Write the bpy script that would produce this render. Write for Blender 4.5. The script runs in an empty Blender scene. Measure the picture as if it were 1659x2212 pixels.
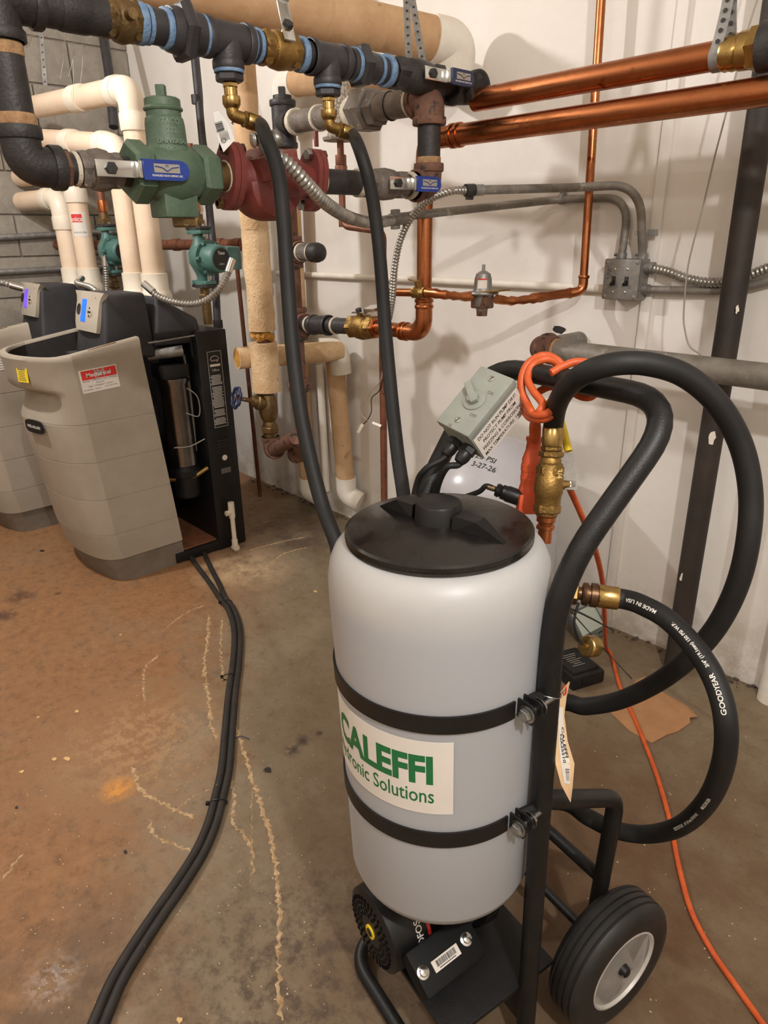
import bpy, bmesh, math, random
from mathutils import Vector, Matrix
random.seed(7)
V = Vector
sc = bpy.context.scene
COL = sc.collection

# ---------------------------------------------------------------- camera
FPX = 1480.0; CAMZ = 1.35
PIT, ROL, AZ = math.radians(22.044), math.radians(-0.802), math.radians(47.129)
FW = V((-math.sin(AZ)*math.cos(PIT), math.cos(AZ)*math.cos(PIT), -math.sin(PIT)))
_r = V((math.cos(AZ), math.sin(AZ), 0)); _u = _r.cross(FW)
RT = _r*math.cos(ROL) + _u*math.sin(ROL); UP = RT.cross(FW)
FH = V((-math.sin(AZ), math.cos(AZ), 0)); RH = V((math.cos(AZ), math.sin(AZ), 0))
CAM = V((0, 0, CAMZ))
cd = bpy.data.cameras.new('camera'); cam = bpy.data.objects.new('camera', cd); COL.objects.link(cam)
cd.sensor_fit = 'VERTICAL'; cd.sensor_height = 36.0; cd.lens = 36.0*FPX/2212.0; cd.clip_start = 0.02
M = Matrix((RT, UP, -FW)).transposed().to_4x4(); M.translation = CAM
cam.matrix_world = M
sc.camera = cam
# measured sight lines: a photograph point taken to the plane on which the thing stands
def ray(x, y): return (FW*FPX + RT*(x-829.5) - UP*(y-1106))/FPX
def ax(x, y, X): d = ray(x, y); return CAM + d*(X/d.x)
def ay(x, y, Y): d = ray(x, y); return CAM + d*(Y/d.y)
def az(x, y, Z=0.0): d = ray(x, y); return CAM + d*((Z-CAMZ)/d.z)
def ad(x, y, D): return CAM + ray(x, y)*D

# ---------------------------------------------------------------- world, lamps, exposure
w = bpy.data.worlds.new('world'); sc.world = w; w.use_nodes = True
w.node_tree.nodes['Background'].inputs[0].default_value = (1.0, 0.86, 0.72, 1)
w.node_tree.nodes['Background'].inputs[1].default_value = 0.02
def lamp(name, loc, power, col, size):
    l = bpy.data.lights.new(name, 'POINT'); l.energy = power; l.color = col; l.shadow_soft_size = size
    o = bpy.data.objects.new(name, l); COL.objects.link(o); o.location = loc; return o
LAMP_A = V((-2.78, .20, 2.42)); LAMP_B = V((.65, .02, 2.38)); FILL_C = V((-.60, -1.25, 2.42))
lamp('light_over_boilers', LAMP_A - V((0, 0, .07)), 74, (1.0, .975, .968), .04)
lamp('light_by_doorway', LAMP_B - V((0, 0, .07)), 88, (1.0, .975, .968), .04)
lamp('fill_light_behind', FILL_C - V((0, 0, .07)), 14, (1.0, .975, .968), .04)  # weak fill lamp added behind the camera to even out the front
vs = sc.view_settings
vs.view_transform = 'Standard'; vs.look = 'None'; vs.gamma = 1.0; vs.use_curve_mapping = False; vs.exposure = 0.37

# ---------------------------------------------------------------- materials
MATS = {}
def _n(nt, t, **k):
    n = nt.nodes.new(t)
    for a, b in k.items(): setattr(n, a, b)
    return n
def mat(name, c1, c2=None, rough=.5, metal=0., scale=20., lo=.35, hi=.65, bump=0., bscale=None, emit=None,
        spec=.5, c3=None, s3=120., t3=.62, trans=0., coat=0., rvar=.0, sss=0., alpha=1.):
    if name in MATS: return MATS[name]
    m = bpy.data.materials.new(name); m.use_nodes = True; nt = m.node_tree
    b = nt.nodes['Principled BSDF']
    b.inputs['Roughness'].default_value = rough; b.inputs['Metallic'].default_value = metal
    b.inputs['Specular IOR Level'].default_value = spec; b.inputs['Transmission Weight'].default_value = trans
    b.inputs['Coat Weight'].default_value = coat
    c1 = (*c1, 1) if len(c1) == 3 else c1
    tc = _n(nt, 'ShaderNodeTexCoord'); col = None
    if c2:
        c2 = (*c2, 1)
        no = _n(nt, 'ShaderNodeTexNoise'); no.inputs['Scale'].default_value = scale; no.inputs['Detail'].default_value = 6
        no.inputs['Roughness'].default_value = .65
        nt.links.new(tc.outputs['Object'], no.inputs['Vector'])
        mr = _n(nt, 'ShaderNodeMapRange'); mr.inputs[1].default_value = lo; mr.inputs[2].default_value = hi
        nt.links.new(no.outputs['Fac'], mr.inputs[0])
        mx = _n(nt, 'ShaderNodeMix', data_type='RGBA'); mx.inputs[6].default_value = c1; mx.inputs[7].default_value = c2
        nt.links.new(mr.outputs[0], mx.inputs[0]); col = mx.outputs[2]
        if rvar:
            rr = _n(nt, 'ShaderNodeMapRange'); rr.inputs[1].default_value = lo; rr.inputs[2].default_value = hi
            rr.inputs[3].default_value = rough-rvar; rr.inputs[4].default_value = rough+rvar
            nt.links.new(no.outputs['Fac'], rr.inputs[0]); nt.links.new(rr.outputs[0], b.inputs['Roughness'])
        if c3:
            n3 = _n(nt, 'ShaderNodeTexNoise'); n3.inputs['Scale'].default_value = s3; n3.inputs['Detail'].default_value = 4
            nt.links.new(tc.outputs['Object'], n3.inputs['Vector'])
            r3 = _n(nt, 'ShaderNodeMapRange'); r3.inputs[1].default_value = t3; r3.inputs[2].default_value = t3+.06
            nt.links.new(n3.outputs['Fac'], r3.inputs[0])
            m3 = _n(nt, 'ShaderNodeMix', data_type='RGBA'); m3.inputs[7].default_value = (*c3, 1)
            nt.links.new(r3.outputs[0], m3.inputs[0]); nt.links.new(col, m3.inputs[6]); col = m3.outputs[2]
        nt.links.new(col, b.inputs['Base Color'])
    else:
        b.inputs['Base Color'].default_value = c1
    if bump:
        bn = _n(nt, 'ShaderNodeTexNoise'); bn.inputs['Scale'].default_value = bscale or scale*4; bn.inputs['Detail'].default_value = 5
        nt.links.new(tc.outputs['Object'], bn.inputs['Vector'])
        bp = _n(nt, 'ShaderNodeBump'); bp.inputs['Strength'].default_value = bump; bp.inputs['Distance'].default_value = .004
        nt.links.new(bn.outputs['Fac'], bp.inputs['Height']); nt.links.new(bp.outputs['Normal'], b.inputs['Normal'])
    if emit:
        b.inputs['Emission Color'].default_value = (*emit[:3], 1); b.inputs['Emission Strength'].default_value = emit[3]
    if sss:
        b.inputs['Subsurface Weight'].default_value = sss; b.inputs['Subsurface Radius'].default_value = (.06, .055, .05)
        b.inputs['Subsurface Scale'].default_value = 1.0
    MATS[name] = m
    return m
K1 = lambda r, g, b: tuple((x/12.92 if x <= .04045 else ((x+.055)/1.055)**2.4) for x in (r/255, g/255, b/255))

black_rub = mat('black_rubber', K1(18, 17, 17), K1(30, 29, 28), .58, scale=8, spec=.35)
black_pc = mat('black_powder_coat', K1(15, 14, 14), K1(24, 23, 22), .45, scale=30, spec=.4, bump=.15, bscale=500)
black_pl = mat('black_plastic', K1(17, 16, 16), K1(28, 27, 27), .42, scale=14, spec=.35)
hood_pl = mat('dull_black_plastic', K1(38, 37, 39), K1(50, 49, 52), .6, scale=9, bump=.1, bscale=400)
lid_pl = mat('wet_black_plastic', K1(14, 12, 11), K1(32, 28, 25), .30, scale=9, lo=.4, hi=.7, rvar=.14)
tank_pl = mat('milky_polyethylene', K1(176, 174, 171), K1(169, 168, 167), .42, scale=5, sss=.3)
iron = mat('black_iron', K1(34, 32, 32), K1(54, 50, 48), .52, metal=.2, scale=22, bump=.3, bscale=180)
iron_new = mat('new_black_iron', K1(44, 42, 44), K1(60, 58, 60), .46, metal=.2, scale=15, bump=.2, bscale=250)
iron_rust = mat('rusty_iron', K1(92, 64, 51), K1(116, 80, 62), .75, metal=.1, scale=26, bump=.35, bscale=160, c3=K1(52, 46, 42), t3=.58, s3=40)
iron_dirty = mat('dirty_iron', K1(92, 84, 78), K1(120, 110, 100), .62, metal=.25, scale=24, bump=.3, bscale=160, c3=K1(190, 180, 160), t3=.68, s3=70)
red_iron = mat('red_painted_iron', K1(104, 46, 42), K1(122, 58, 52), .46, scale=14, bump=.25, bscale=90, c3=K1(88, 34, 32), t3=.66, s3=30)
green_iron = mat('green_painted_iron', K1(68, 88, 70), K1(82, 102, 82), .5, scale=14, bump=.3, bscale=150)
teal_iron = mat('teal_painted_iron', K1(62, 98, 92), K1(74, 112, 104), .45, scale=20, bump=.2, bscale=150)
copper = mat('copper', K1(186, 118, 76), K1(158, 94, 58), .30, metal=1., scale=14, rvar=.08, c3=K1(120, 62, 36), t3=.66, s3=22)
copper_old = mat('dull_copper', K1(136, 88, 66), K1(112, 70, 52), .5, metal=.5, scale=18, c3=K1(90, 50, 38), t3=.62, s3=30)
brass = mat('brass', K1(190, 160, 100), K1(160, 130, 78), .30, metal=1., scale=30, rvar=.07)
brass_dk = mat('cast_brass', K1(160, 128, 72), K1(130, 102, 58), .42, metal=.9, scale=30, bump=.3, bscale=300)
bronze = mat('tarnished_bronze', K1(128, 104, 66), K1(98, 80, 54), .48, metal=.8, scale=26, bump=.3, bscale=200, c3=K1(190, 178, 150), t3=.68, s3=60)
steel = mat('zinc_steel', K1(176, 176, 172), K1(150, 150, 146), .32, metal=1., scale=40, rvar=.08)
galv = mat('galvanised_steel', K1(150, 148, 144), K1(124, 122, 118), .45, metal=.5, scale=26, lo=.4, hi=.62, bump=.15, bscale=120)
galv_dull = mat('weathered_galvanised_steel', K1(140, 134, 124), K1(112, 106, 98), .55, metal=.3, scale=16, bump=.2, bscale=120, c3=K1(160, 154, 146), t3=.64, s3=30)
chrome = mat('bright_steel', K1(206, 206, 204), None, .18, metal=1.)
flexm = mat('flexible_conduit_steel', K1(172, 168, 160), K1(140, 136, 128), .32, metal=.7, scale=40)
pvc = mat('cream_pvc', K1(224, 202, 178), K1(216, 190, 162), .38, scale=6)
pvc_w = mat('ivory_pvc_fitting', K1(226, 216, 197), K1(218, 204, 184), .36, scale=8)
dope_w = mat('white_pipe_dope', K1(206, 198, 180), K1(180, 168, 146), .75, scale=60, bump=.5, bscale=200)
dope_b = mat('blue_pipe_dope', K1(84, 116, 152), K1(120, 146, 172), .6, scale=60, bump=.5, bscale=200)
dope_t = mat('tan_sealant', K1(176, 140, 98), K1(140, 106, 74), .8, scale=60, bump=.5, bscale=200)
kraft = mat('tan_pipe_jacket', K1(202, 168, 128), K1(184, 146, 106), .7, scale=8, bump=.3, bscale=60, c3=K1(120, 78, 48), t3=.70, s3=26)
canvas = mat('cream_canvas_lagging', K1(218, 190, 152), K1(198, 164, 122), .9, scale=12, bump=1., bscale=110, c3=K1(160, 124, 86), t3=.67, s3=70)
plaster_w = mat('white_elbow_cover', K1(232, 226, 214), K1(220, 210, 194), .6, scale=10, bump=.2)
foam = mat('yellow_fibreglass', K1(208, 158, 78), K1(170, 118, 50), .95, scale=40, bump=1., bscale=90)
jacket = mat('taupe_jacket_plastic', K1(160, 149, 134), K1(148, 138, 122), .5, scale=5, bump=.12, bscale=500)
jacket_dk = mat('dark_taupe_plinth', K1(118, 108, 96), K1(102, 92, 80), .6, scale=9, bump=.15, bscale=300)
beige_pl = mat('beige_bezel_plastic', K1(176, 166, 150), K1(166, 156, 140), .45, scale=10)
scr_b = mat('blue_lcd', K1(20, 60, 160), None, .3, emit=(.005, .10, .85, 1.5))
scr_v = mat('violet_lcd', K1(60, 40, 140), None, .3, emit=(.16, .07, .75, 1.0))
blue_v = mat('blue_vinyl', K1(24, 48, 122), K1(30, 58, 140), .4, scale=20)
navy_v = mat('dark_blue_vinyl', K1(26, 34, 66), K1(34, 42, 76), .45, scale=20)
yellow_v = mat('yellow_vinyl', K1(226, 196, 30), None, .4)
paper_w = mat('white_paper', K1(216, 209, 200), K1(210, 203, 193), .7, scale=8)
paper_y = mat('yellow_paper', K1(236, 206, 40), None, .6)
red_pr = mat('red_print', K1(200, 44, 36), None, .55)
manila = mat('manila_card', K1(216, 184, 142), K1(206, 172, 130), .8, scale=14)
ink = mat('black_ink', K1(28, 26, 26), None, .6)
ink_g = mat('green_ink', K1(24, 104, 58), None, .5)
ink_grey = mat('grey_ink', K1(96, 92, 88), None, .6)
white_pr = mat('white_print', K1(214, 210, 202), None, .6)
orange_c = mat('orange_cord_jacket', K1(206, 92, 36), K1(184, 74, 28), .5, scale=40, c3=K1(110, 56, 30), t3=.70, s3=60)
orange_p = mat('orange_plug_vinyl', K1(214, 92, 52), K1(204, 80, 44), .5, scale=20)
grey_box = mat('grey_painted_aluminium', K1(142, 146, 138), K1(132, 136, 128), .42, scale=20, c3=K1(90, 92, 86), t3=.74, s3=70)
steel_box = mat('steel_handy_box', K1(140, 136, 130), K1(120, 116, 110), .45, metal=.4, scale=40, bump=.2, bscale=250)
exp_paint = mat('pale_grey_gloss_paint', K1(178, 176, 180), K1(172, 170, 174), .22, scale=6)
tyre = mat('tyre_rubber', K1(26, 25, 24), K1(38, 36, 34), .5, scale=20)
rim_m = mat('wheel_rim_paint', K1(206, 202, 196), K1(186, 182, 176), .32, metal=.25, scale=12)
card = mat('brown_cardboard', K1(168, 124, 84), K1(154, 110, 72), .85, scale=10)
cord_blk = mat('dirty_black_hose', K1(28, 24, 21), K1(44, 37, 30), .65, scale=18, c3=K1(120, 96, 70), t3=.72, s3=60)
white_t = mat('white_nylon', K1(226, 218, 204), None, .5)
wire_g = mat('grey_wire', K1(150, 142, 130), None, .5)
wire_dk = mat('dark_wire', K1(60, 54, 48), None, .5)
glassm = mat('clear_plastic', K1(220, 222, 220), None, .12, trans=.9)
rustwood = mat('painted_black_pipe', K1(38, 32, 28), K1(54, 44, 37), .65, metal=.0, scale=12, bump=.2, bscale=150, c3=K1(214, 206, 188), t3=.78, s3=14)
tag_cl = mat('clear_tag_film', K1(214, 212, 208), None, .35)
dark_void = mat('dark_steel_and_hole_shade', K1(30, 27, 25), K1(44, 38, 34), .6, scale=20)  # steel interiors, and the shade inside holes and slots
chromecyl = mat('stainless_cylinder', K1(150, 148, 146), K1(120, 118, 116), .25, metal=1., scale=10)
rusty_pan = mat('rust_stained_pan', K1(140, 82, 48), K1(96, 60, 40), .8, scale=14)

# the tank's contents show through its wall: greyer below the liquid line, whiter above it
nt = tank_pl.node_tree; _b = nt.nodes['Principled BSDF']; _src = _b.inputs['Base Color'].links[0].from_socket
_tc = _n(nt, 'ShaderNodeTexCoord'); _sx = _n(nt, 'ShaderNodeSeparateXYZ'); nt.links.new(_tc.outputs['Object'], _sx.inputs[0])
_mr = _n(nt, 'ShaderNodeMapRange', interpolation_type='SMOOTHSTEP'); _mr.inputs[1].default_value = .500; _mr.inputs[2].default_value = .545; nt.links.new(_sx.outputs['Z'], _mr.inputs[0])
_mx = _n(nt, 'ShaderNodeMix', data_type='RGBA'); _mx.blend_type = 'MIX'; _mx.inputs[6].default_value = (*K1(164, 165, 168), 1)
nt.links.new(_mr.outputs[0], _mx.inputs[0]); nt.links.new(_src, _mx.inputs[7]); nt.links.new(_mx.outputs[2], _b.inputs['Base Color'])

# ---------------------------------------------------------------- mesh helpers
def perp(d):
    d = d.normalized(); h = V((0, 0, 1)) if abs(d.z) < .9 else V((1, 0, 0))
    u = d.cross(h).normalized(); return u, d.cross(u).normalized()
def spline(pts, n=8, closed=False):
    P = [V(p) for p in pts]; out = []; N = len(P)
    rng = range(N if closed else N-1)
    for i in rng:
        p1, p2 = P[i], P[(i+1) % N]
        p0 = P[i-1] if (i > 0 or closed) else p1*2-p2
        p3 = P[(i+2) % N] if (i+2 < N or closed) else p2*2-p1
        for k in range(n):
            t = k/n; a = .5*((2*p1)+(p2-p0)*t+(2*p0-5*p1+4*p2-p3)*t*t+(3*p1-p0-3*p2+p3)*t**3); out.append(a)
    if not closed: out.append(P[-1].copy())
    return out
def fillet(pts, rad, n=6):
    P = [V(p) for p in pts]; out = [P[0]]
    for i in range(1, len(P)-1):
        r = rad[i-1] if isinstance(rad, (list, tuple)) else rad
        d0 = (P[i-1]-P[i]); d1 = (P[i+1]-P[i]); l0, l1 = d0.length, d1.length; d0.normalize(); d1.normalize()
        t = min(r, l0*.49, l1*.49); a, b = P[i]+d0*t, P[i]+d1*t
        for k in range(n+1):
            s = k/n; out.append(a*(1-s)**2+P[i]*2*s*(1-s)+b*s*s)
    out.append(P[-1]); return out
def resample(pts, step):
    out = [pts[0].copy()]; acc = 0.
    for a, b in zip(pts[:-1], pts[1:]):
        L = (b-a).length; t = step-acc
        while t <= L:
            out.append(a+(b-a)*(t/L)); t += step
        acc = (acc+L) % step if L else acc
    return out

class MB:
    def __init__(s): s.v = []; s.f = []
    def add(s, vs, fs):
        o = len(s.v); s.v += [tuple(x) for x in vs]; s.f += [tuple(i+o for i in f) for f in fs]; return s
    def tube(s, pts, r, seg=14, caps=True, closed=False, twist=0.):
        P = [V(p) for p in pts]; N = len(P); vs = []; fs = []
        tang = []
        for i in range(N):
            a = P[i-1] if (i > 0 or closed) else P[i]; b = P[(i+1) % N] if (i < N-1 or closed) else P[i]
            t = (b-a); tang.append(t.normalized() if t.length > 1e-9 else (tang[-1] if tang else V((0, 0, 1))))
        u, _ = perp(tang[0])
        for i in range(N):
            t = tang[i]; u = (u - t*u.dot(t)); u = u.normalized() if u.length > 1e-6 else perp(t)[0]; w_ = t.cross(u)
            rr = r[i] if isinstance(r, (list, tuple)) else r
            for k in range(seg):
                a = 2*math.pi*k/seg+twist; vs.append(P[i]+(u*math.cos(a)+w_*math.sin(a))*rr)
        for i in range(N if closed else N-1):
            j = (i+1) % N
            for k in range(seg):
                l = (k+1) % seg; fs.append((i*seg+k, i*seg+l, j*seg+l, j*seg+k))
        if caps and not closed:
            fs.append(tuple(range(seg-1, -1, -1))); fs.append(tuple((N-1)*seg+k for k in range(seg)))
        return s.add(vs, fs)
    def flex(s, pts, r, pitch=.0075, amp=.14, seg=12):
        P = resample(pts, pitch/4); rr = [r*(1+amp*(0, .8, 1, .2)[i % 4]-amp*.5) for i in range(len(P))]
        return s.tube(P, rr, seg)
    def lathe(s, o, ax_, prof, seg=24, a0=0., scale=None):
        o = V(o); d = V(ax_).normalized(); u, w_ = perp(d); vs = []; fs = []; n = len(prof)
        for t, r in prof:
            for k in range(seg):
                a = 2*math.pi*k/seg+a0; vs.append(o+d*t+(u*math.cos(a)+w_*math.sin(a))*max(r, 1e-5))
        for i in range(n-1):
            for k in range(seg):
                l = (k+1) % seg; fs.append((i*seg+k, i*seg+l, (i+1)*seg+l, (i+1)*seg+k))
        if prof[0][1] > 1e-4: fs.append(tuple(range(seg-1, -1, -1)))
        if prof[-1][1] > 1e-4: fs.append(tuple((n-1)*seg+k for k in range(seg)))
        return s.add(vs, fs)
    def cyl(s, a, b, r, seg=20, bev=0.):
        a, b = V(a), V(b); L = (b-a).length
        pr = [(0, r), (L, r)] if not bev else [(0, r-bev), (bev, r), (L-bev, r), (L, r-bev)]
        return s.lathe(a, b-a, pr, seg)
    def hexn(s, a, b, r, a0=0.):
        a, b = V(a), V(b); L = (b-a).length; c = min(r*.12, L*.25)
        return s.lathe(a, b-a, [(0, r-c), (c, r), (L-c, r), (L, r-c)], 6, a0)
    def box(s, c, u, v, w_, hu, hv, hw, bev=0.):
        c = V(c); u = V(u).normalized(); v = V(v).normalized(); w_ = V(w_).normalized()
        if not bev:
            vs = [c+u*hu*a+v*hv*b+w_*hw*d for a in (-1, 1) for b in (-1, 1) for d in (-1, 1)]
            return s.add(vs, [(0, 1, 3, 2), (4, 6, 7, 5), (0, 4, 5, 1), (2, 3, 7, 6), (0, 2, 6, 4), (1, 5, 7, 3)])
        bm = bmesh.new(); bmesh.ops.create_cube(bm, size=2)
        for x in bm.verts: x.co = V((x.co.x*hu, x.co.y*hv, x.co.z*hw))
        bmesh.ops.bevel(bm, geom=bm.edges[:], offset=bev, segments=2, affect='EDGES', profile=.6)
        bm.verts.index_update()
        vs = [c+u*x.co.x+v*x.co.y+w_*x.co.z for x in bm.verts]; fs = [[q.index for q in f.verts] for f in bm.faces]
        bm.free(); return s.add(vs, fs)
    def prism(s, poly, o, u, v, n, depth):
        o, u, v, n = V(o), V(u), V(v), V(n); N = len(poly)
        vs = [o+u*a+v*b for a, b in poly]+[o+u*a+v*b+n*depth for a, b in poly]
        fs = [tuple(range(N-1, -1, -1)), tuple(range(N, 2*N))]+[(i, (i+1) % N, N+(i+1) % N, N+i) for i in range(N)]
        return s.add(vs, fs)
    def plate(s, pts, n, depth):
        pts = [V(p) for p in pts]; N = len(pts); n = V(n).normalized()
        vs = pts+[p+n*depth for p in pts]
        return s.add(vs, [tuple(range(N-1, -1, -1)), tuple(range(N, 2*N))]+[(i, (i+1) % N, N+(i+1) % N, N+i) for i in range(N)])
    def grid(s, rows, closed=False):
        n = len(rows); m = len(rows[0]); vs = [p for r in rows for p in r]; fs = []
        for i in range(n-1):
            for j in range(m if closed else m-1): fs.append((i*m+j, i*m+(j+1) % m, (i+1)*m+(j+1) % m, (i+1)*m+j))
        return s.add(vs, fs)
    def build(s, name, material, parent=None, ang=38., label=None):
        return mesh_obj(name, s.v, s.f, material, parent, ang, label)

WLOC = {}
def mesh_obj(name, vs, fs, material, parent=None, ang=38., label=None, origin=None):
    xs = [p[0] for p in vs]; ys = [p[1] for p in vs]; zs = [p[2] for p in vs]
    o = origin or V(((min(xs)+max(xs))/2, (min(ys)+max(ys))/2, min(zs)))
    me = bpy.data.meshes.new(name); me.from_pydata([(p[0]-o.x, p[1]-o.y, p[2]-o.z) for p in vs], [], fs)
    me.update()
    bm = bmesh.new(); bm.from_mesh(me); bmesh.ops.recalc_face_normals(bm, faces=bm.faces); bm.to_mesh(me); bm.free()
    if ang:
        me.polygons.foreach_set('use_smooth', [True]*len(me.polygons))
        try: me.set_sharp_from_angle(angle=math.radians(ang))
        except Exception: pass
    me.materials.append(material)
    ob = bpy.data.objects.new(name, me); COL.objects.link(ob); WLOC[ob.name] = o
    if parent: ob.parent = parent; ob.location = o-WLOC[parent.name]
    else: ob.location = o
    if label: ob['label'] = label
    return ob
def tag(o, label, cat, group=None):
    o['label'] = label; o['category'] = cat
    if group: o['group'] = group
    return o
def thing(name, loc, label, cat, group=None):
    o = bpy.data.objects.new(name, None); COL.objects.link(o); o.location = V(loc); o.empty_display_size = .05
    WLOC[o.name] = V(loc); return tag(o, label, cat, group)
def struct(o): o['kind'] = 'structure'; return o
def stuff(o): o['kind'] = 'stuff'; return o

def text(name, s, o, u, v, size, material, parent, align='CENTER', bold=0., sx=1., depth=.0003, wrap=None, label=None):
    """flat lettering: s at o, reading along u, standing along v"""
    cu = bpy.data.curves.new('t', 'FONT'); cu.body = s; cu.size = size; cu.align_x = align; cu.offset = bold; cu.resolution_u = 3
    tmp = bpy.data.objects.new('t', cu); COL.objects.link(tmp)
    dg = bpy.context.evaluated_depsgraph_get(); dg.update(); me = bpy.data.meshes.new_from_object(tmp.evaluated_get(dg))
    u = V(u).normalized(); v = V(v).normalized(); n = u.cross(v); o = V(o)
    bm = bmesh.new(); bm.from_mesh(me)
    if wrap:
        x = -.4
        while x < .4:
            g = bm.verts[:]+bm.edges[:]+bm.faces[:]
            bmesh.ops.bisect_plane(bm, geom=g, plane_co=(x, 0, 0), plane_no=(1, 0, 0)); x += .012
    bm.verts.index_update()
    vs = [wrap(p.co.x*sx, p.co.y) if wrap else o+u*p.co.x*sx+v*p.co.y+n*depth for p in bm.verts]
    fs = [[q.index for q in f.verts] for f in bm.faces]; bm.free()
    bpy.data.objects.remove(tmp); bpy.data.curves.remove(cu); bpy.data.meshes.remove(me)
    return mesh_obj(name, vs, fs, material, parent, 0, label)
# ---------------------------------------------------------------- the room
W = 2.09; XB = -4.35; CEIL = 2.85; XR = 2.3; YF = -1.9
def wall_material(name, c1, c2, c3, bumps=.35, crack=True):
    m = bpy.data.materials.new(name); m.use_nodes = True; nt = m.node_tree; b = nt.nodes['Principled BSDF']
    b.inputs['Roughness'].default_value = .62
    g = _n(nt, 'ShaderNodeNewGeometry')
    n1 = _n(nt, 'ShaderNodeTexNoise'); n1.inputs['Scale'].default_value = 1.6; n1.inputs['Detail'].default_value = 8; n1.inputs['Roughness'].default_value = .7
    n2 = _n(nt, 'ShaderNodeTexNoise'); n2.inputs['Scale'].default_value = 38; n2.inputs['Detail'].default_value = 6
    n3 = _n(nt, 'ShaderNodeTexNoise'); n3.inputs['Scale'].default_value = 7; n3.inputs['Detail'].default_value = 9; n3.inputs['Roughness'].default_value = .75
    for n in (n1, n2, n3): nt.links.new(g.outputs['Position'], n.inputs['Vector'])
    mr = _n(nt, 'ShaderNodeMapRange'); mr.inputs[1].default_value = .35; mr.inputs[2].default_value = .68; nt.links.new(n1.outputs['Fac'], mr.inputs[0])
    mx = _n(nt, 'ShaderNodeMix', data_type='RGBA'); mx.inputs[6].default_value = (*c1, 1); mx.inputs[7].default_value = (*c2, 1)
    nt.links.new(mr.outputs[0], mx.inputs[0])
    # grime low down near the floor: dirt splashed up the wall
    sp = _n(nt, 'ShaderNodeSeparateXYZ'); nt.links.new(g.outputs['Position'], sp.inputs[0])
    zr = _n(nt, 'ShaderNodeMapRange'); zr.inputs[1].default_value = .0; zr.inputs[2].default_value = .30; zr.inputs[3].default_value = .72; zr.inputs[4].default_value = .0
    nt.links.new(sp.outputs['Z'], zr.inputs[0])
    nz = _n(nt, 'ShaderNodeMath', operation='MULTIPLY'); nr = _n(nt, 'ShaderNodeMapRange'); nr.inputs[1].default_value = .42; nr.inputs[2].default_value = .62
    nt.links.new(n3.outputs['Fac'], nr.inputs[0]); nt.links.new(nr.outputs[0], nz.inputs[0]); nt.links.new(zr.outputs[0], nz.inputs[1])
    m3 = _n(nt, 'ShaderNodeMix', data_type='RGBA'); m3.inputs[7].default_value = (*c3, 1)
    nt.links.new(nz.outputs[0], m3.inputs[0]); nt.links.new(mx.outputs[2], m3.inputs[6])
    nt.links.new(m3.outputs[2], b.inputs['Base Color'])
    bp = _n(nt, 'ShaderNodeBump'); bp.inputs['Strength'].default_value = bumps; bp.inputs['Distance'].default_value = .01
    ad_ = _n(nt, 'ShaderNodeMath', operation='ADD'); mu = _n(nt, 'ShaderNodeMath', operation='MULTIPLY'); mu.inputs[1].default_value = .12
    nt.links.new(n2.outputs['Fac'], mu.inputs[0]); nt.links.new(mu.outputs[0], ad_.inputs[0])
    mu2 = _n(nt, 'ShaderNodeMath', operation='MULTIPLY'); mu2.inputs[1].default_value = .5
    nt.links.new(n3.outputs['Fac'], mu2.inputs[0]); nt.links.new(mu2.outputs[0], ad_.inputs[1])
    nt.links.new(ad_.outputs[0], bp.inputs['Height']); nt.links.new(bp.outputs['Normal'], b.inputs['Normal'])
    return m
white_wall = wall_material('painted_white_concrete', K1(228, 222, 214), K1(219, 212, 202), K1(150, 134, 110))
plain_wall = wall_material('plain_painted_wall', K1(214, 206, 194), K1(204, 196, 182), K1(150, 134, 112))
block_mat = mat('grey_concrete_block', K1(150, 142, 130), K1(134, 126, 114), .85, scale=18, bump=.6, bscale=140, c3=K1(108, 100, 90), t3=.66, s3=90)
mortar = mat('mortar', K1(128, 120, 108), K1(114, 106, 96), .9, scale=20)

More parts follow.
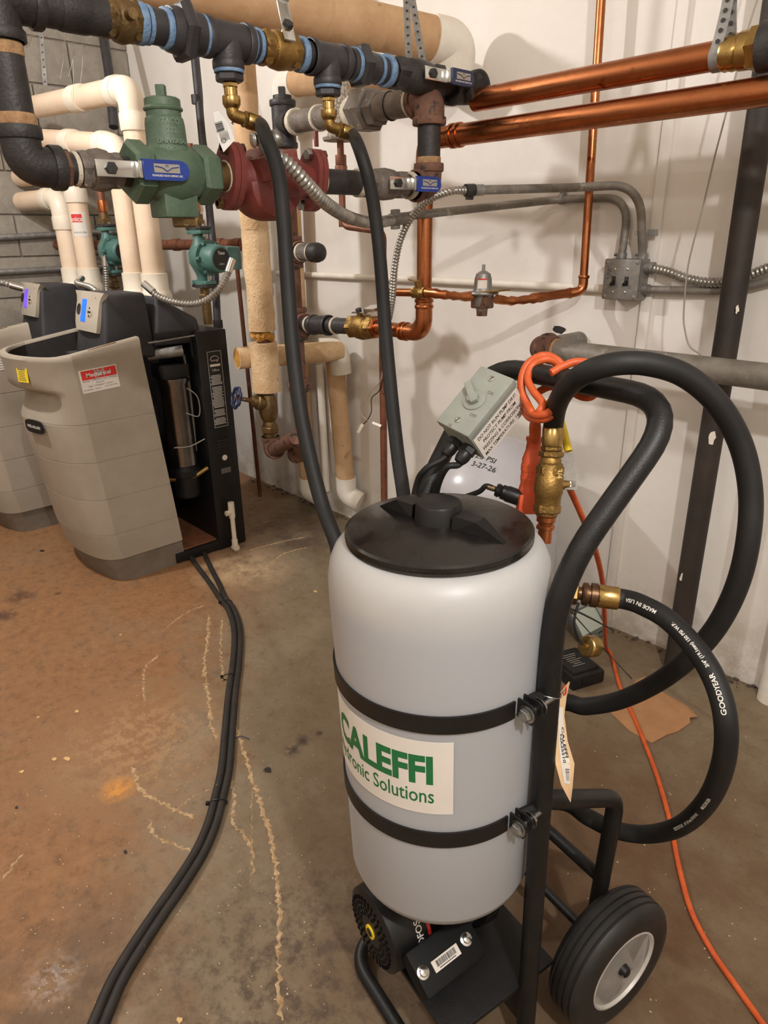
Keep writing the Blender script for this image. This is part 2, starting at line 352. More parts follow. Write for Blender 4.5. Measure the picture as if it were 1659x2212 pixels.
def floor_material():
    m = bpy.data.materials.new('stained_concrete_floor'); m.use_nodes = True; nt = m.node_tree; b = nt.nodes['Principled BSDF']
    g = _n(nt, 'ShaderNodeNewGeometry'); P = g.outputs['Position']
    def noise(s, d=8, r=.65):
        n = _n(nt, 'ShaderNodeTexNoise'); n.inputs['Scale'].default_value = s; n.inputs['Detail'].default_value = d; n.inputs['Roughness'].default_value = r
        nt.links.new(P, n.inputs['Vector']); return n.outputs['Fac']
    def rng(x, a, b_, c=0., d=1.):
        r = _n(nt, 'ShaderNodeMapRange'); r.inputs[1].default_value = a; r.inputs[2].default_value = b_; r.inputs[3].default_value = c; r.inputs[4].default_value = d
        nt.links.new(x, r.inputs[0]); return r.outputs[0]
    def mth(op, a, c):
        n = _n(nt, 'ShaderNodeMath', operation=op)
        for i, q in enumerate((a, c)):
            if isinstance(q, (int, float)): n.inputs[i].default_value = q
            else: nt.links.new(q, n.inputs[i])
        return n.outputs[0]
    def mix(f, a, c):
        n = _n(nt, 'ShaderNodeMix', data_type='RGBA')
        if isinstance(f, float): n.inputs[0].default_value = f
        else: nt.links.new(f, n.inputs[0])
        for i, q in ((6, a), (7, c)):
            if isinstance(q, tuple): n.inputs[i].default_value = (*q, 1)
            else: nt.links.new(q, n.inputs[i])
        return n.outputs[2]
    def side(p, q):       # signed distance to the left of the line p->q on the floor
        d = (q-p).normalized(); nrm = V((d.y, -d.x, 0))
        vm = _n(nt, 'ShaderNodeVectorMath', operation='DOT_PRODUCT'); nt.links.new(P, vm.inputs[0]); vm.inputs[1].default_value = nrm
        return mth('SUBTRACT', vm.outputs['Value'], p.dot(nrm))
    def blob(c, r):
        vm = _n(nt, 'ShaderNodeVectorMath', operation='DISTANCE'); nt.links.new(P, vm.inputs[0]); vm.inputs[1].default_value = c
        return rng(vm.outputs['Value'], r, r*.25)
    nA, nB, nC, nD = noise(1.7), noise(6, 9, .72), noise(26, 8, .75), noise(90, 5, .7)
    base = mix(rng(nA, .38, .64), K1(132, 117, 95), K1(116, 100, 77))
    base = mix(rng(nB, .44, .72, 0, .8), base, K1(104, 83, 57))
    sd = side(az(505, 1330), az(250, 2190))
    sgn = 1. if (az(100, 1600)-az(505, 1330)).dot(V(((az(250, 2190)-az(505, 1330)).normalized().y, -(az(250, 2190)-az(505, 1330)).normalized().x, 0))) > 0 else -1.
    rust = rng(mth('ADD', mth('MULTIPLY', sd, sgn), mth('MULTIPLY', mth('SUBTRACT', nB, .5), .7)), -.14, .20)
    rust = mth('MULTIPLY', rust, rng(nA, .34, .56, .72, 1.))
    rust = mth('MAXIMUM', rust, blob(az(330, 1290), .55))
    rc = mix(rng(nC, .35, .68), K1(148, 103, 63), K1(122, 84, 50))
    col = mix(mth('MULTIPLY', rust, .92), base, rc)
    pale = mth('MULTIPLY', blob(az(530, 1225), .26), rng(nB, .40, .58)); col = mix(pale, col, K1(196, 168, 132))
    pale2 = mth('MULTIPLY', blob(az(300, 1600), .33), rng(nC, .46, .62, 0, .75)); col = mix(pale2, col, K1(190, 150, 106))
    pale3 = mth('MULTIPLY', blob(az(255, 1705), .055), rng(nC, .36, .55)); col = mix(pale3, col, K1(206, 140, 60))
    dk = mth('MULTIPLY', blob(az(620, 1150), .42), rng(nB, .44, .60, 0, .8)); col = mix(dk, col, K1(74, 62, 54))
    brown_right = mth('MULTIPLY', blob(az(1250, 1900), .85), rng(nB, .30, .60, .55, 1.)); col = mix(brown_right, col, K1(86, 60, 34))  # broad mottled area of darker brown on the right of the floor
    wet2 = mth('MULTIPLY', blob(az(620, 2120), .34), rng(nC, .46, .60, 0, .85)); col = mix(wet2, col, K1(70, 56, 44))
    wet3 = mth('MULTIPLY', blob(az(130, 2160), .30), rng(nB, .40, .56, 0, .8)); col = mix(wet3, col, K1(90, 72, 54))
    for c, r in (((45, 1288), .07), ((10, 1330), .06), ((125, 1282), .02)):
        col = mix(mth('MULTIPLY', blob(az(*c), r), rng(nC, .38, .5, 0, .9)), col, K1(74, 46, 32))
    for c, r in (((630, 1620), .035), ((655, 1600), .028), ((690, 1584), .015), ((575, 1664), .012)):
        col = mix(mth('MULTIPLY', blob(az(*c), r), rng(nC, .42, .52, 0, .85)), col, K1(40, 32, 27))
    col = mix(rng(nD, .60, .70, 0, .6), col, K1(60, 48, 38))
    col = mix(rng(noise(120, 3, .5), .74, .77, 0, .6), col, K1(186, 168, 140))
    col = mix(rng(nC, .54, .74, 0, .62), col, K1(78, 60, 44))
    col = mix(rng(noise(11, 9, .8), .52, .72, 0, .5), col, K1(92, 70, 50))
    nt.links.new(col, b.inputs['Base Color'])
    sheen = mth('MULTIPLY', blob(az(115, 2115), .075), rng(noise(60, 4, .6), .46, .54))
    ro = mth('SUBTRACT', rng(nC, .3, .7, .60, .80), mth('MULTIPLY', sheen, .50)); nt.links.new(ro, b.inputs['Roughness'])
    bp = _n(nt, 'ShaderNodeBump'); bp.inputs['Strength'].default_value = .35; bp.inputs['Distance'].default_value = .006
    nt.links.new(mth('ADD', mth('MULTIPLY', nC, .7), mth('MULTIPLY', nD, .3)), bp.inputs['Height']); nt.links.new(bp.outputs['Normal'], b.inputs['Normal'])
    return m

fl = MB().box(((XB+XR)/2, (YF+W)/2, -.06), (1, 0, 0), (0, 1, 0), (0, 0, 1), (XR-XB)/2+.2, (W-YF)/2+.2, .06).build('floor', floor_material(), None, 0)
struct(fl)
struct(MB().box(((XB+XR)/2, W+.08, CEIL/2), (1, 0, 0), (0, 1, 0), (0, 0, 1), (XR-XB)/2+.2, .08, CEIL/2).build('wall_right', white_wall, None, 0))
struct(MB().box(((XB+XR)/2, YF-.08, CEIL/2), (1, 0, 0), (0, 1, 0), (0, 0, 1), (XR-XB)/2+.2, .08, CEIL/2).build('wall_front', plain_wall, None, 0))
struct(MB().box((XR+.08, (YF+W)/2, CEIL/2), (1, 0, 0), (0, 1, 0), (0, 0, 1), .08, (W-YF)/2, CEIL/2).build('wall_near', plain_wall, None, 0))
struct(MB().box(((XB+XR)/2, (YF+W)/2, CEIL+.06), (1, 0, 0), (0, 1, 0), (0, 0, 1), (XR-XB)/2+.2, (W-YF)/2+.2, .06).build('ceiling', plain_wall, None, 0))
wb = struct(MB().box((XB-.086, (YF+W)/2, CEIL/2), (1, 0, 0), (0, 1, 0), (0, 0, 1), .08, (W-YF)/2, CEIL/2).build('wall_back', mortar, None, 0))
# the blocks of the back wall: each its own piece, laid in running bond
BH, BL = .2145, .44
full = None
for r in range(0, 12):
    z0 = 1.2615+(r-6)*BH+.0
    off = 1.312 if r % 2 == 0 else 1.312+BL/2
    y = off-BL*4
    while y < W-.01:
        a, c = max(y, .2), min(y+BL, W-.002)
        if c-a > .03 and y+BL > .55 and z0+BH > .02 and z0+BH < CEIL:
            z1 = max(z0, .0)
            if full and c-a > BL-.001 and z0 > 0:
                o = full.copy(); COL.objects.link(o)
            else:
                o = MB().box((0, 0, 0), (1, 0, 0), (0, 1, 0), (0, 0, 1), .012, (c-a)/2-.0045, (z0+BH-z1)/2-.0045, .004).build('block', block_mat, wb, 30)
                if c-a > BL-.001 and z0 > 0: full = o
            o.parent = wb; o.location = V((XB-.006+random.uniform(-.0015, .0015), (a+c)/2, z1+.0045))-WLOC[wb.name]
        y += BL
# shallow painted batten running up the white wall
pA = ay(1474, 60, W); 
struct(MB().box((pA.x, W-.006, CEIL/2), (1, 0, 0), (0, 1, 0), (0, 0, 1), .016, .008, CEIL/2, .002).build('trim_1', white_wall, None, 30))
# two bare lamps on the ceiling, plus an added fill bulb out of view
bulb_m = mat('frosted_bulb', (1, .9, .75), None, .4, emit=(1., .94, .85, 6.))
porc = mat('white_porcelain', K1(230, 226, 218), None, .25)
for nm, L, lab in (('ceiling_bulb', LAMP_A, 'bare bulb in a porcelain lampholder above the boilers'), ('ceiling_bulb', LAMP_B, 'bare bulb in a porcelain lampholder on the ceiling above the near end'), ('ceiling_bulb', FILL_C, 'added unseen fill bulb in a porcelain lampholder on the ceiling behind the camera')):
    t = thing(nm, (L.x, L.y, CEIL-.1), lab, 'lamp')
    MB().lathe((L.x, L.y, CEIL), (0, 0, -1), [(0, .062), (.012, .062), (.03, .045), (.09, .034), (.1, .03)], 24).build('lampholder', porc, t)
    MB().cyl((L.x, L.y, CEIL-.1), (L.x, L.y, L.z+.03), .006, 8).build('stem', steel, t)
    MB().lathe((L.x, L.y, L.z+.04), (0, 0, -1), [(0, .012), (.02, .016), (.03, .026), (.045, .03)], 20).build('bulb', bulb_m, t)
# ---------------------------------------------------------------- flushing cart (frame, tank, pump, switch box)
CY = math.radians(32.6); CA = FH*math.cos(CY)-RH*math.sin(CY); CB = RH*math.cos(CY)+FH*math.sin(CY)
T0 = FH*.866+RH*.0835
TILT = Matrix.Rotation(math.radians(-1.15), 3, FH); PIV = T0+V((0, 0, .55))
def K(la, lb, z): return PIV+TILT@(T0+CA*la+CB*lb+V((0, 0, z))-PIV)
def KD(la, lb, z): return TILT@(CA*la+CB*lb+V((0, 0, z)))
def KT(th, r, z):     # around the tank axis; th = 0 faces the camera, + to the right
    return PIV+TILT@(T0-FH*math.cos(th)*r+RH*math.sin(th)*r+V((0, 0, z))-PIV)
cart = thing('hand_cart', K(0, .1, 0), 'black tubular steel two-wheeled cart carrying the white tank', 'cart')
UL = .155
hp = fillet([K(-UL, .069, .05), K(-UL, .069, .935), K(-.185, .243, 1.145), K(.185, .243, 1.145), K(UL, .069, .935), K(UL, .069, .05)], [.09, .085, .085, .09], 9)
MB().tube(hp, .016, 16).build('upright_handle', black_pc, cart)
fp = fillet([K(-UL, .06, .03), K(-UL, -.105, .022), K(UL, -.105, .022), K(UL, .03, .06), K(UL, .069, .20)], [.06, .06, .05], 8)
MB().tube(fp, .0135, 14).build('foot_loop', black_pc, cart)
MB().box(K(0, .02, .165), KD(1, 0, 0), KD(0, 1, 0), KD(0, 0, 1), .15, .115, .005, .002).build('pump_shelf', black_pc, cart)
MB().box(K(0, .075, .105), KD(1, 0, 0), KD(0, 1, 0), KD(0, 0, 1), .15, .004, .06, .001).build('kick_plate', black_pc, cart)
for s in (-1, 1):
    bp = fillet([K(s*UL, .069, .575), K(s*.150, .255, .470), K(s*.127, .262, .11)], .035, 6)
    MB().tube(bp, .0145, 14).build('axle_bracket', black_pc, cart)
MB().tube([K(-.137, .26, .267), K(.137, .26, .267)], .0115, 12).build('cross_tube', black_pc, cart)
MB().tube([K(-.215, .252, .122), K(.215, .252, .122)], .009, 12).build('axle', black_pc, cart)
for s in (-1, 1):
    wc = K(s*.178, .250, .122); d = KD(s, 0, 0)
    tp = [(-.040, .080), (-.043, .098), (-.040, .116), (-.032, .1245), (-.026, .1275), (-.024, .1245), (-.0215, .1245), (-.0195, .128), (-.010, .1285), (-.0085, .125), (-.006, .125), (-.0045, .129),
          (.0045, .129), (.006, .125), (.0085, .125), (.010, .1285), (.0195, .128), (.0215, .1245), (.024, .1245), (.026, .1275), (.032, .1245), (.040, .116), (.043, .098), (.040, .080), (.030, .074), (-.030, .074), (-.040, .080)]
    wh = MB().lathe(wc, d, [(q_*.86, r_) for q_, r_ in tp], 56).build('wheel', tyre, cart)
    MB().lathe(wc, d, [(.030, .079), (.0345, .080), (.035, .0765), (.029, .073), (.012, .064), (.009, .05), (.010, .03), (.014, .024), (.024, .022), (.024, .012), (-.028, .012), (-.028, .07), (.030, .079)], 40).build('rim', rim_m, wh)
    MB().lathe(wc+d*.024, d, [(0, .019), (.004, .019), (.005, .012), (.016, .009), (.018, .006)], 20).build('hub', black_pl, wh)
    u, v_ = perp(d)
    for k in range(4):
        a = .5+k*math.pi/2
        MB().lathe(wc+d*.0085+(u*math.cos(a)+v_*math.sin(a))*.046, d, [(0, .0095), (.003, .009), (.007, .006), (.009, 0)], 12).build('rim_bolt', rim_m, wh)
    MB().tube([wc+d*.038-u*.016, wc+d*.038+u*.014], .0014, 6).build('cotter_pin', steel, wh)

# ---- tank
tank = thing('water_tank', K(0, 0, .377), 'milky white cylindrical plastic tank strapped to the black cart', 'tank')
TP = [(.0, .100), (.002, .132), (.008, .143), (.022, .1475), (.20, .150), (.42, .1545), (.50, .157), (.535, .1565), (.556, .153), (.571, .1465), (.581, .138), (.587, .128), (.590, .11)]
zax = KD(0, 0, 1)
MB().lathe(K(0, 0, .377), zax, TP, 72).build('tank_body', tank_pl, tank, 60)
def trad(z):
    z -= .377
    for (z0, r0), (z1, r1) in zip(TP, TP[1:]):
        if z0 <= z <= z1: return r0+(r1-r0)*(z-z0)/(z1-z0)
    return .15
lid = MB().lathe(K(0, 0, .962), zax, [(0, .122), (.001, .1275), (.004, .1295), (.007, .1285), (.009, .130), (.0145, .1295), (.017, .126), (.0175, .121), (.0205, .105), (.024, .07), (.026, .035), (.0265, 0)], 72).build('screw_lid', lid_pl, tank, 25)
knob = MB().lathe(K(0, 0, .986), zax, [(0, .0335), (.002, .033), (.025, .0315), (.0275, .030), (.0285, .027), (.0285, 0)], 40).build('lid_knob', black_pl, lid)
rd = (az(1088, 1166, .99)-az(830, 1084, .99)); rd.z = 0; rd.normalize(); rn = V((-rd.y, rd.x, 0))
for s in (-1, 1):
    d = TILT@rd*s; n = TILT@rn; o = K(0, 0, .984)
    vs = [o+d*.034+n*.017, o+d*.034-n*.017, o+d*.110-n*.003+zax*-.003, o+d*.110+n*.003+zax*-.003,
          o+d*.034+n*.014+zax*.021, o+d*.034-n*.014+zax*.021, o+d*.068-n*.011+zax*.020, o+d*.068+n*.011+zax*.020]
    MB().add(vs, [(0, 1, 2, 3), (4, 5, 6, 7), (0, 4, 5, 1), (1, 5, 6, 2), (2, 6, 7, 3), (3, 7, 4, 0)]).build('lid_rib', black_pl, lid, 20)
def band(z0, z1, t0, t1, gap, thick, n=60, dr=0.):
    rows = []
    for i in range(n+1):
        th = t0+(t1-t0)*i/n
        r0, r1 = trad(z0)+gap, trad(z1)+gap
        rows.append([KT(th, r0, z0), KT(th, r0+thick, z0), KT(th, r1+thick, z1), KT(th, r1, z1)])
    m = MB().grid(rows, True); k = len(m.v); m.f += [(3, 2, 1, 0), (k-4, k-3, k-2, k-1)]; return m
R_ = math.radians
for zc in (.766, .565):
    st = band(zc-.0135, zc+.0135, R_(-150), R_(35), .0005, .003).build('strap', black_pc, tank)
    def rad_t(th): return (TILT@(-FH*math.cos(th)+RH*math.sin(th))), (TILT@(FH*math.sin(th)+RH*math.cos(th)))
    th = R_(37.5); rr, tt = rad_t(th); r0 = trad(zc)
    ear = [(-.004, -.0135), (.012, -.0165), (.026, -.016), (.030, -.008), (.030, .010), (.024, .014), (-.004, .0135)]
    MB().prism(ear, KT(th, r0, zc), rr, zax, tt, .003).build('strap_ear', black_pc, st)
    th2 = R_(42.0); rr2, tt2 = rad_t(th2)
    MB().prism(ear, KT(th2, r0, zc), rr2, zax, tt2, .003).build('clamp_tab', black_pc, st)
    pa = KT(th2, r0+.004, zc); pb = K(-UL, .069, zc)
    MB().tube([KT(th2, r0+.003, zc), pb], [.0085, .0085], 8).build('weld_arm', black_pc, st)
    bo = KT(th, r0+.018, zc)-zax*.001
    blt = MB().cyl(bo-tt*.004, bo+tt*.058, .004, 12).build('bolt', steel, st)
    MB().cyl(bo-tt*.002, bo-tt*.0005, .0125, 24).build('washer', steel, st)
    MB().cyl(bo+tt*.0225, bo+tt*.024, .0125, 24).build('washer', steel, st)
    MB().hexn(bo-tt*.0095, bo-tt*.002, .0095).build('bolt_head', steel, st)
    MB().hexn(bo+tt*.024, bo+tt*.031, .0085).build('nut', steel, st)
# printed label
LZ0, LZ1 = .612, .737
lab = band(LZ0, LZ1, R_(-112), R_(2.5), .0004, .0005, 60).build('tank_label', paper_w, tank, 60, 'white label with green lettering')
def wrapf(th0, z0, gap=.0012):
    def f(x, y): z = z0+y; r = trad(z)+gap; return KT(th0+x/r, r, z)
    return f
text('brand_lettering', 'CALEFFI', (0, 0, 0), (1, 0, 0), (0, 0, 1), .064, ink_g, lab, 'RIGHT', .0026, .80, wrap=wrapf(R_(-7), .667))
text('tagline_lettering', 'Hydronic Solutions', (0, 0, 0), (1, 0, 0), (0, 0, 1), .036, ink_g, lab, 'RIGHT', .0003, .70, wrap=wrapf(R_(-7), .632))

# ---- circulator pump under the tank
pump = thing('electric_pump', K(.02, -.02, .17), 'black electric pump with red ring under the white tank', 'pump')
PZ = .255; pd = KD(0, 1, 0); po = K(.02, -.132, PZ)
cov = MB().lathe(po, pd, [(0, .050), (.001, .064), (.006, .072), (.030, .0735), (.070, .0735)], 48).build('fan_cover', black_pl, pump)
hole = mat('vent_shadow', K1(4, 4, 4), None, .9, spec=.1)
for rr_, nn in ((.058, 34), (.049, 30), (.040, 24), (.031, 18)):
    m = MB()
    for k in range(nn):
        a = 2*math.pi*k/nn; u, v_ = perp(pd); c = po+(u*math.cos(a)+v_*math.sin(a))*rr_+pd*.0011
        m.box(c, u*math.cos(a)+v_*math.sin(a), -u*math.sin(a)+v_*math.cos(a), pd, .0033, .0022, .0016)
    m.build('vent_slots', hole, cov, 0)
MB().cyl(po-pd*.0025, po+pd*.002, .0125, 24).build('cover_badge', yellow_v, cov)
MB().cyl(po-pd*.0035, po, .0075, 16).build('badge_centre', black_pl, cov)
MB().cyl(po+pd*.070, po+pd*.076, .0738, 48).build('red_ring', red_pr, pump)
body = MB().lathe(po+pd*.076, pd, [(0, .066), (.10, .066), (.105, .05)], 40)
for k in range(26):
    a = 2*math.pi*k/26; u, v_ = perp(pd); q = u*math.cos(a)+v_*math.sin(a)
    body.box(po+pd*.126+q*.068, pd, q, pd.cross(q), .048, .005, .0015)
body.build('motor_body', black_pl, pump)
MB().lathe(po+pd*.181, pd, [(0, .05), (.004, .085), (.012, .088), (.03, .088), (.05, .07), (.06, .03), (.07, .03)], 40).build('pump_head', black_pl, pump)
# name on the cover: runs up the side facing the camera
e = (KD(-1, 0, 0)*.97+KD(0, 0, 1)*.22).normalized(); tv = pd.cross(e)
def wrapp(x, y):
    a = x/.0742; return po+pd*(.060-y)+(e*math.cos(a)+(-tv)*math.sin(a))*.0742
text('maker_lettering', 'GRUNDFOS X', (0, 0, 0), (1, 0, 0), (0, 1, 0), .0165, white_pr, cov, 'CENTER', .0003, wrap=wrapp)
# terminal box with bar-code label and two screws
tb_n = (KD(-1, 0, 0)*.55+KD(0, 0, 1)*.835).normalized(); tb_v = pd.cross(tb_n)
if tb_v.z < 0: tb_v = -tb_v
q1, q2 = az(915, 2100, .268), az(1008, 2028, .268)
tc_ = (q1+q2)/2-tb_n*.022+(q2-q1).normalized()*.006; tu = (q2-q1).normalized(); tv2 = tb_n.cross(tu)
tb = MB().box(tc_, tu, tv2, tb_n, (.064), .036, .018, .006).build('terminal_box', mat('matt_black_plastic', K1(9, 9, 9), K1(14, 14, 14), .6, scale=14, spec=.2), pump)
for q in (q1, q2):
    MB().lathe(q-tb_n*.004, tb_n, [(0, .0105), (.0025, .0105), (.0035, .007), (.0065, .006), (.0075, .003)], 20).build('lid_screw', chrome, tb)
lc = (q1+q2)/2-tv2*.004
bl = MB().box(lc-tb_n*.0035, tu, tv2, tb_n, .027, .0085, .0006).build('barcode_label', paper_w, tb, 0)
m = MB(); x = -.020
while x < .020:
    wd = random.choice((.0004, .0007, .0011)); m.box(lc-tb_n*.0027+tu*x+tv2*.0015, tu, tv2, tb_n, wd/2, .0045, .0002); x += wd+random.choice((.0005, .0009))
m.box(lc-tb_n*.0027-tv2*.0055, tu, tv2, tb_n, .017, .0006, .0002); m.build('barcode_print', ink, bl, 0)

# ---- switch box on the left handle tube
e1 = V((.1584, .7260, .6692)); e2 = V((.9841, -.0610, -.1667)); e3 = V((.0802, -.6850, .7241))
BXL, BXW, BXD = .0555, .0335, .033
BC = ad(1041.7, 891.5, 1.062)
sw = thing('switch_box', BC-e1*BXL, 'grey pump switch box with printed warning clamped to the cart handle', 'switch box')
sb = MB().box(BC-e3*.006, e1, e2, e3, BXL, BXW, BXD-.006, .004).build('box_body', grey_box, sw)
lidb = MB().box(BC+e3*(BXD-.007), e1, e2, e3, BXL+.0015, BXW+.0015, .0075, .004).build('box_cover', grey_box, sw)
fc = BC+e3*(BXD+.0008)
for s in (.042, -.040):
    sc_ = MB().lathe(fc+e1*s, e3, [(0, .005), (.0012, .005), (.002, .003), (.0021, 0)], 16).build('cover_screw', chrome, lidb)
    MB().box(fc+e1*s+e3*.0022, e1+e2*.5, e2-e1*.5, e3, .0034, .0006, .0003).build('screw_slot', ink, sc_, 0)
MB().lathe(fc, e3, [(0, .019), (.002, .0185), (.003, .016), (.003, 0)], 28).build('toggle_boss', grey_box, lidb)
ld = (-e2*.72+e1*.5).normalized()
MB().box(fc+e3*.008+ld*.010, ld, e3.cross(ld), e3, .021, .006, .004, .002).build('toggle_lever', grey_box, lidb)
MB().tube([fc+e3*.002, fc+e3*.010], .009, 16).build('toggle_post', grey_box, lidb)
text('on_mark', 'ON', fc+e1*.018+e2*.016, e2, e1, .0075, ink_grey, lidb)
text('off_mark', 'OFF', fc-e1*.026+e2*.017, e2, e1, .0075, ink_grey, lidb)
text('listing_mark', 'UL', fc-e1*.055-e2*.006, e2, e1, .007, ink_grey, lidb)
sd_ = BC+e2*(BXW+.0006)-e3*.011
wl = MB().box(sd_, e1, e3, e2, BXL-.003, .0265, .0004).build('warning_label', paper_w, sw, 0, 'white label warning not to run the pump dry')
for k, s in enumerate(('DO NOT RUN PUMP DRY!', 'PROTECT PUMP FROM', 'FREEZING & CORROSION.', 'MAX TEMPERATURE: 140 \u00b0F')):
    text('warning_print', s, sd_+e3*(.0165-k*.0125), e1, e3, .0098, ink, wl, 'CENTER', .00012, .80, depth=.0006)
for s in (-1, 1):
    g0 = BC-e1*BXL+e2*(.015*s+.004)-e3*.008
    gl = MB().hexn(g0, g0-e1*.012, .0125).lathe(g0-e1*.012, -e1, [(0, .011), (.006, .0115), (.012, .0105), (.018, .008), (.019, .005)], 18).build('cable_gland', black_pl, sw)
    if s < 0: pth = [g0-e1*.015, g0-e1*.035-e3*.003, ad(918, 1015, 1.07), ad(897, 1060, 1.10), K(.15, .04, .85)]
    else: pth = [g0-e1*.015, g0-e1*.032-e3*.004, ad(965, 1010, 1.05), ad(946, 1050, 1.08), ad(940, 1100, 1.12)]
    MB().tube(spline(pth, 8), .0052, 10).build('power_lead', black_rub, sw)
# ---------------------------------------------------------------- boilers
def lerp_tab(tab, z):
    if z <= tab[0][0]: return tab[0][1]
    for (a, p), (b, q) in zip(tab, tab[1:]):
        if z <= b: return p+(q-p)*(z-a)/(b-a)
    return tab[-1][1]
XRB = -2.635; XLB = -3.19; XC = (XRB+XLB)/2; HWB = (XRB-XLB)/2
YF_T = [(0, .938), (.111, .908), (.224, .892), (.38, .883), (.538, .871), (.692, .862), (.94, .847)]
Z_ = V((0, 0, 1))
def boiler(jo, bo, label, scr, name_card, gp):
    t = thing('boiler', V((XC, 1.2, 0))+bo, label, 'boiler', gp)
    # -- moulded jacket: plan outline swept up the height
    def ztop(y): return .938+max(0., y-.847)*.15
    zs = [0., .055, .105, .1095]
    for g in (.224, .38, .538, .692): zs += [g-.06, g-.0022, g-.0012, g+.0012, g+.0022]
    zs += [.71, .725, .74, .755, .77, .785, .80, .806, .812, .818, .824, .83, .86, .90, .93]
    zs = sorted(zs)
    NS, NF = 6, 28
    def ring(z, inset=0., top=None):
        yf = lerp_tab(YF_T, z); yb = 1.237-.0775*z; row = []
        gr = .0022 if any(abs(z-g) < .0015 for g in (.224, .38, .538, .692)) else 0.
        pin = .010 if z < .107 else 0.
        e = inset+gr+pin
        def P(x, y): return V((x, y, z if top is None else top(y)))+jo
        for i in range(NS+1): y = yb+(yf+.05-yb)*i/NS; row.append(P(XRB-e, y))
        for i in range(NF+1):
            a = i/NF; u = 1-2*a
            # superellipse-like bulging front with rounded corners
            x = XC+(HWB-e)*u; cr = 1-abs(u)**9
            bul = .045+.06*max(0., z)/.94
            y = yf+.05-(.05+bul*(1-u*u))*(cr**.5 if cr > 0 else 0)+e*.8*(1-abs(u)**3)
            if .66 < z < .83 and top is None:
                q = max(0., min(1., (z-.665)/.12)); q = q*q*(3-2*q); side_ = max(0., 1-abs((u+.04)/.92)**6)
                cut = 1. if z < .803 else max(0., (.826-z)/.023)
                y += .046*q*side_*cut
            row.append(P(x, y))
        for i in range(NS+1): y = yf+.05+(yb-yf-.05)*i/NS; row.append(P(XLB+e, y))
        return row
    lo = [z for z in zs if z <= .1095]
    MB().grid([ring(z) for z in lo]).build('plinth', jacket_dk, t, 40)
    rows = [ring(z) for z in zs if z >= .1095]
    rows += [ring(.945, 0., ztop), ring(.945, .006, lambda y: ztop(y)+.008), ring(.945, .030, lambda y: ztop(y)+.010), ring(.945, .036, lambda y: ztop(y)+.002), ring(.945, .037, lambda y: ztop(y)-.03)]
    jk = MB().grid(rows).build('jacket', jacket, t, 40)
    inner = [ring(.945, .0375, lambda y: ztop(y)-.002), ring(.945, .040, lambda y: .838)]
    m = MB().grid(inner); n = len(inner[1]); m.f.append(tuple(range(n, 2*n))); m.build('jacket_lining', dark_void, t, 40)
    # logo badge on the front
    yb_ = lerp_tab(YF_T, .68)-.0815
    bc = V((XC+.085, yb_-.001, .676))+jo; bx1 = V((1, .194, 0)).normalized(); bx3 = V((.194, -1, 0)).normalized()
    bd = MB().lathe(bc, (0, -1, 0), [(0, .02), (.002, .02)], 4)
    bd.v = []; bd.f = []
    pts = []
    for k in range(24):
        a = 2*math.pi*k/24; pts.append((.062*math.copysign(abs(math.cos(a))**.5, math.cos(a)), .026*math.copysign(abs(math.sin(a))**.6, math.sin(a))))
    badge = MB().prism(pts, bc, bx1, Z_, bx3, .006).build('badge', black_pl, t, 30)
    text('badge_lettering', 'WEIL-McLAIN', bc+bx3*.0065+V((0, 0, -.006)), bx1, Z_, .0165, white_pr, badge, 'CENTER', .0003, .95)
    # -- front hood with display
    hx = -2.84
    def hb(y0, y1, hw0, hw1, z0, zt0, zt1, inw, nm):
        vs = []
        for y, hw, zt in ((y0, hw0, zt0), (y1, hw1, zt1)):
            for s in (-1, 1):
                vs += [V((hx+s*hw, y, z0))+bo, V((hx+s*(hw-inw), y+(.05 if y == y0 else 0), zt))+bo]
        bm = bmesh.new(); bv = [bm.verts.new(v_) for v_ in vs]
        for f in ((0, 1, 3, 2), (4, 6, 7, 5), (0, 4, 5, 1), (2, 3, 7, 6), (1, 5, 7, 3), (0, 2, 6, 4)): bm.faces.new([bv[i] for i in f])
        bmesh.ops.recalc_face_normals(bm, faces=bm.faces)
        bmesh.ops.bevel(bm, geom=bm.edges[:], offset=.018, segments=3, affect='EDGES', profile=.6); bm.verts.index_update()
        o = MB(); o.add([x.co for x in bm.verts], [[q.index for q in f.verts] for f in bm.faces]); bm.free(); return o.build(nm, hood_pl, t, 45)
    hood = hb(1.035, 1.255, .150, .145, .90, 1.155, 1.150, .035, 'control_hood')
    rear = hb(1.248, 1.46, .140, .165, .94, 1.135, 1.035, .03, 'rear_hood')
    MB().box(V((hx, 1.03, .912))+bo, (1, 0, 0), (0, 1, 0), (0, 0, 1), .155, .03, .008, .004).build('hood_flange', hood_pl, t)
    bu = V((1, 0, 0)); bv_ = V((0, .30, 1)).normalized(); bn = bu.cross(bv_); bcn = V((hx-.004, 1.058, 1.085))+bo
    # curved bezel
    rows = []
    for j in range(9):
        vv = -1+2*j/8; row = []
        for i in range(13):
            uu = -1+2*i/12; wdt = .112 if vv < .45 else .112+.030*((vv-.45)/.55)**2; wdt *= (1-.10*max(0, -vv)**3)
            row.append(bcn+bu*uu*wdt+bv_*(vv*.076)+bn*(.012*(1-uu*uu)-.004*max(0, vv)*0)+bn*.006*max(0, -vv)**2*-1)
        rows.append(row)
    fr = MB().grid(rows); back = MB().grid([[p-bn*.02 for p in r] for r in rows])
    bz = MB(); bz.add(fr.v, fr.f); bz.add(back.v, [tuple(reversed(f)) for f in back.f])
    nI = 13; tot = len(fr.v); per = [(0, i) for i in range(13)]+[(j, 12) for j in range(1, 9)]+[(8, i) for i in range(11, -1, -1)]+[(j, 0) for j in range(7, 0, -1)]
    idx = [j*13+i for j, i in per]
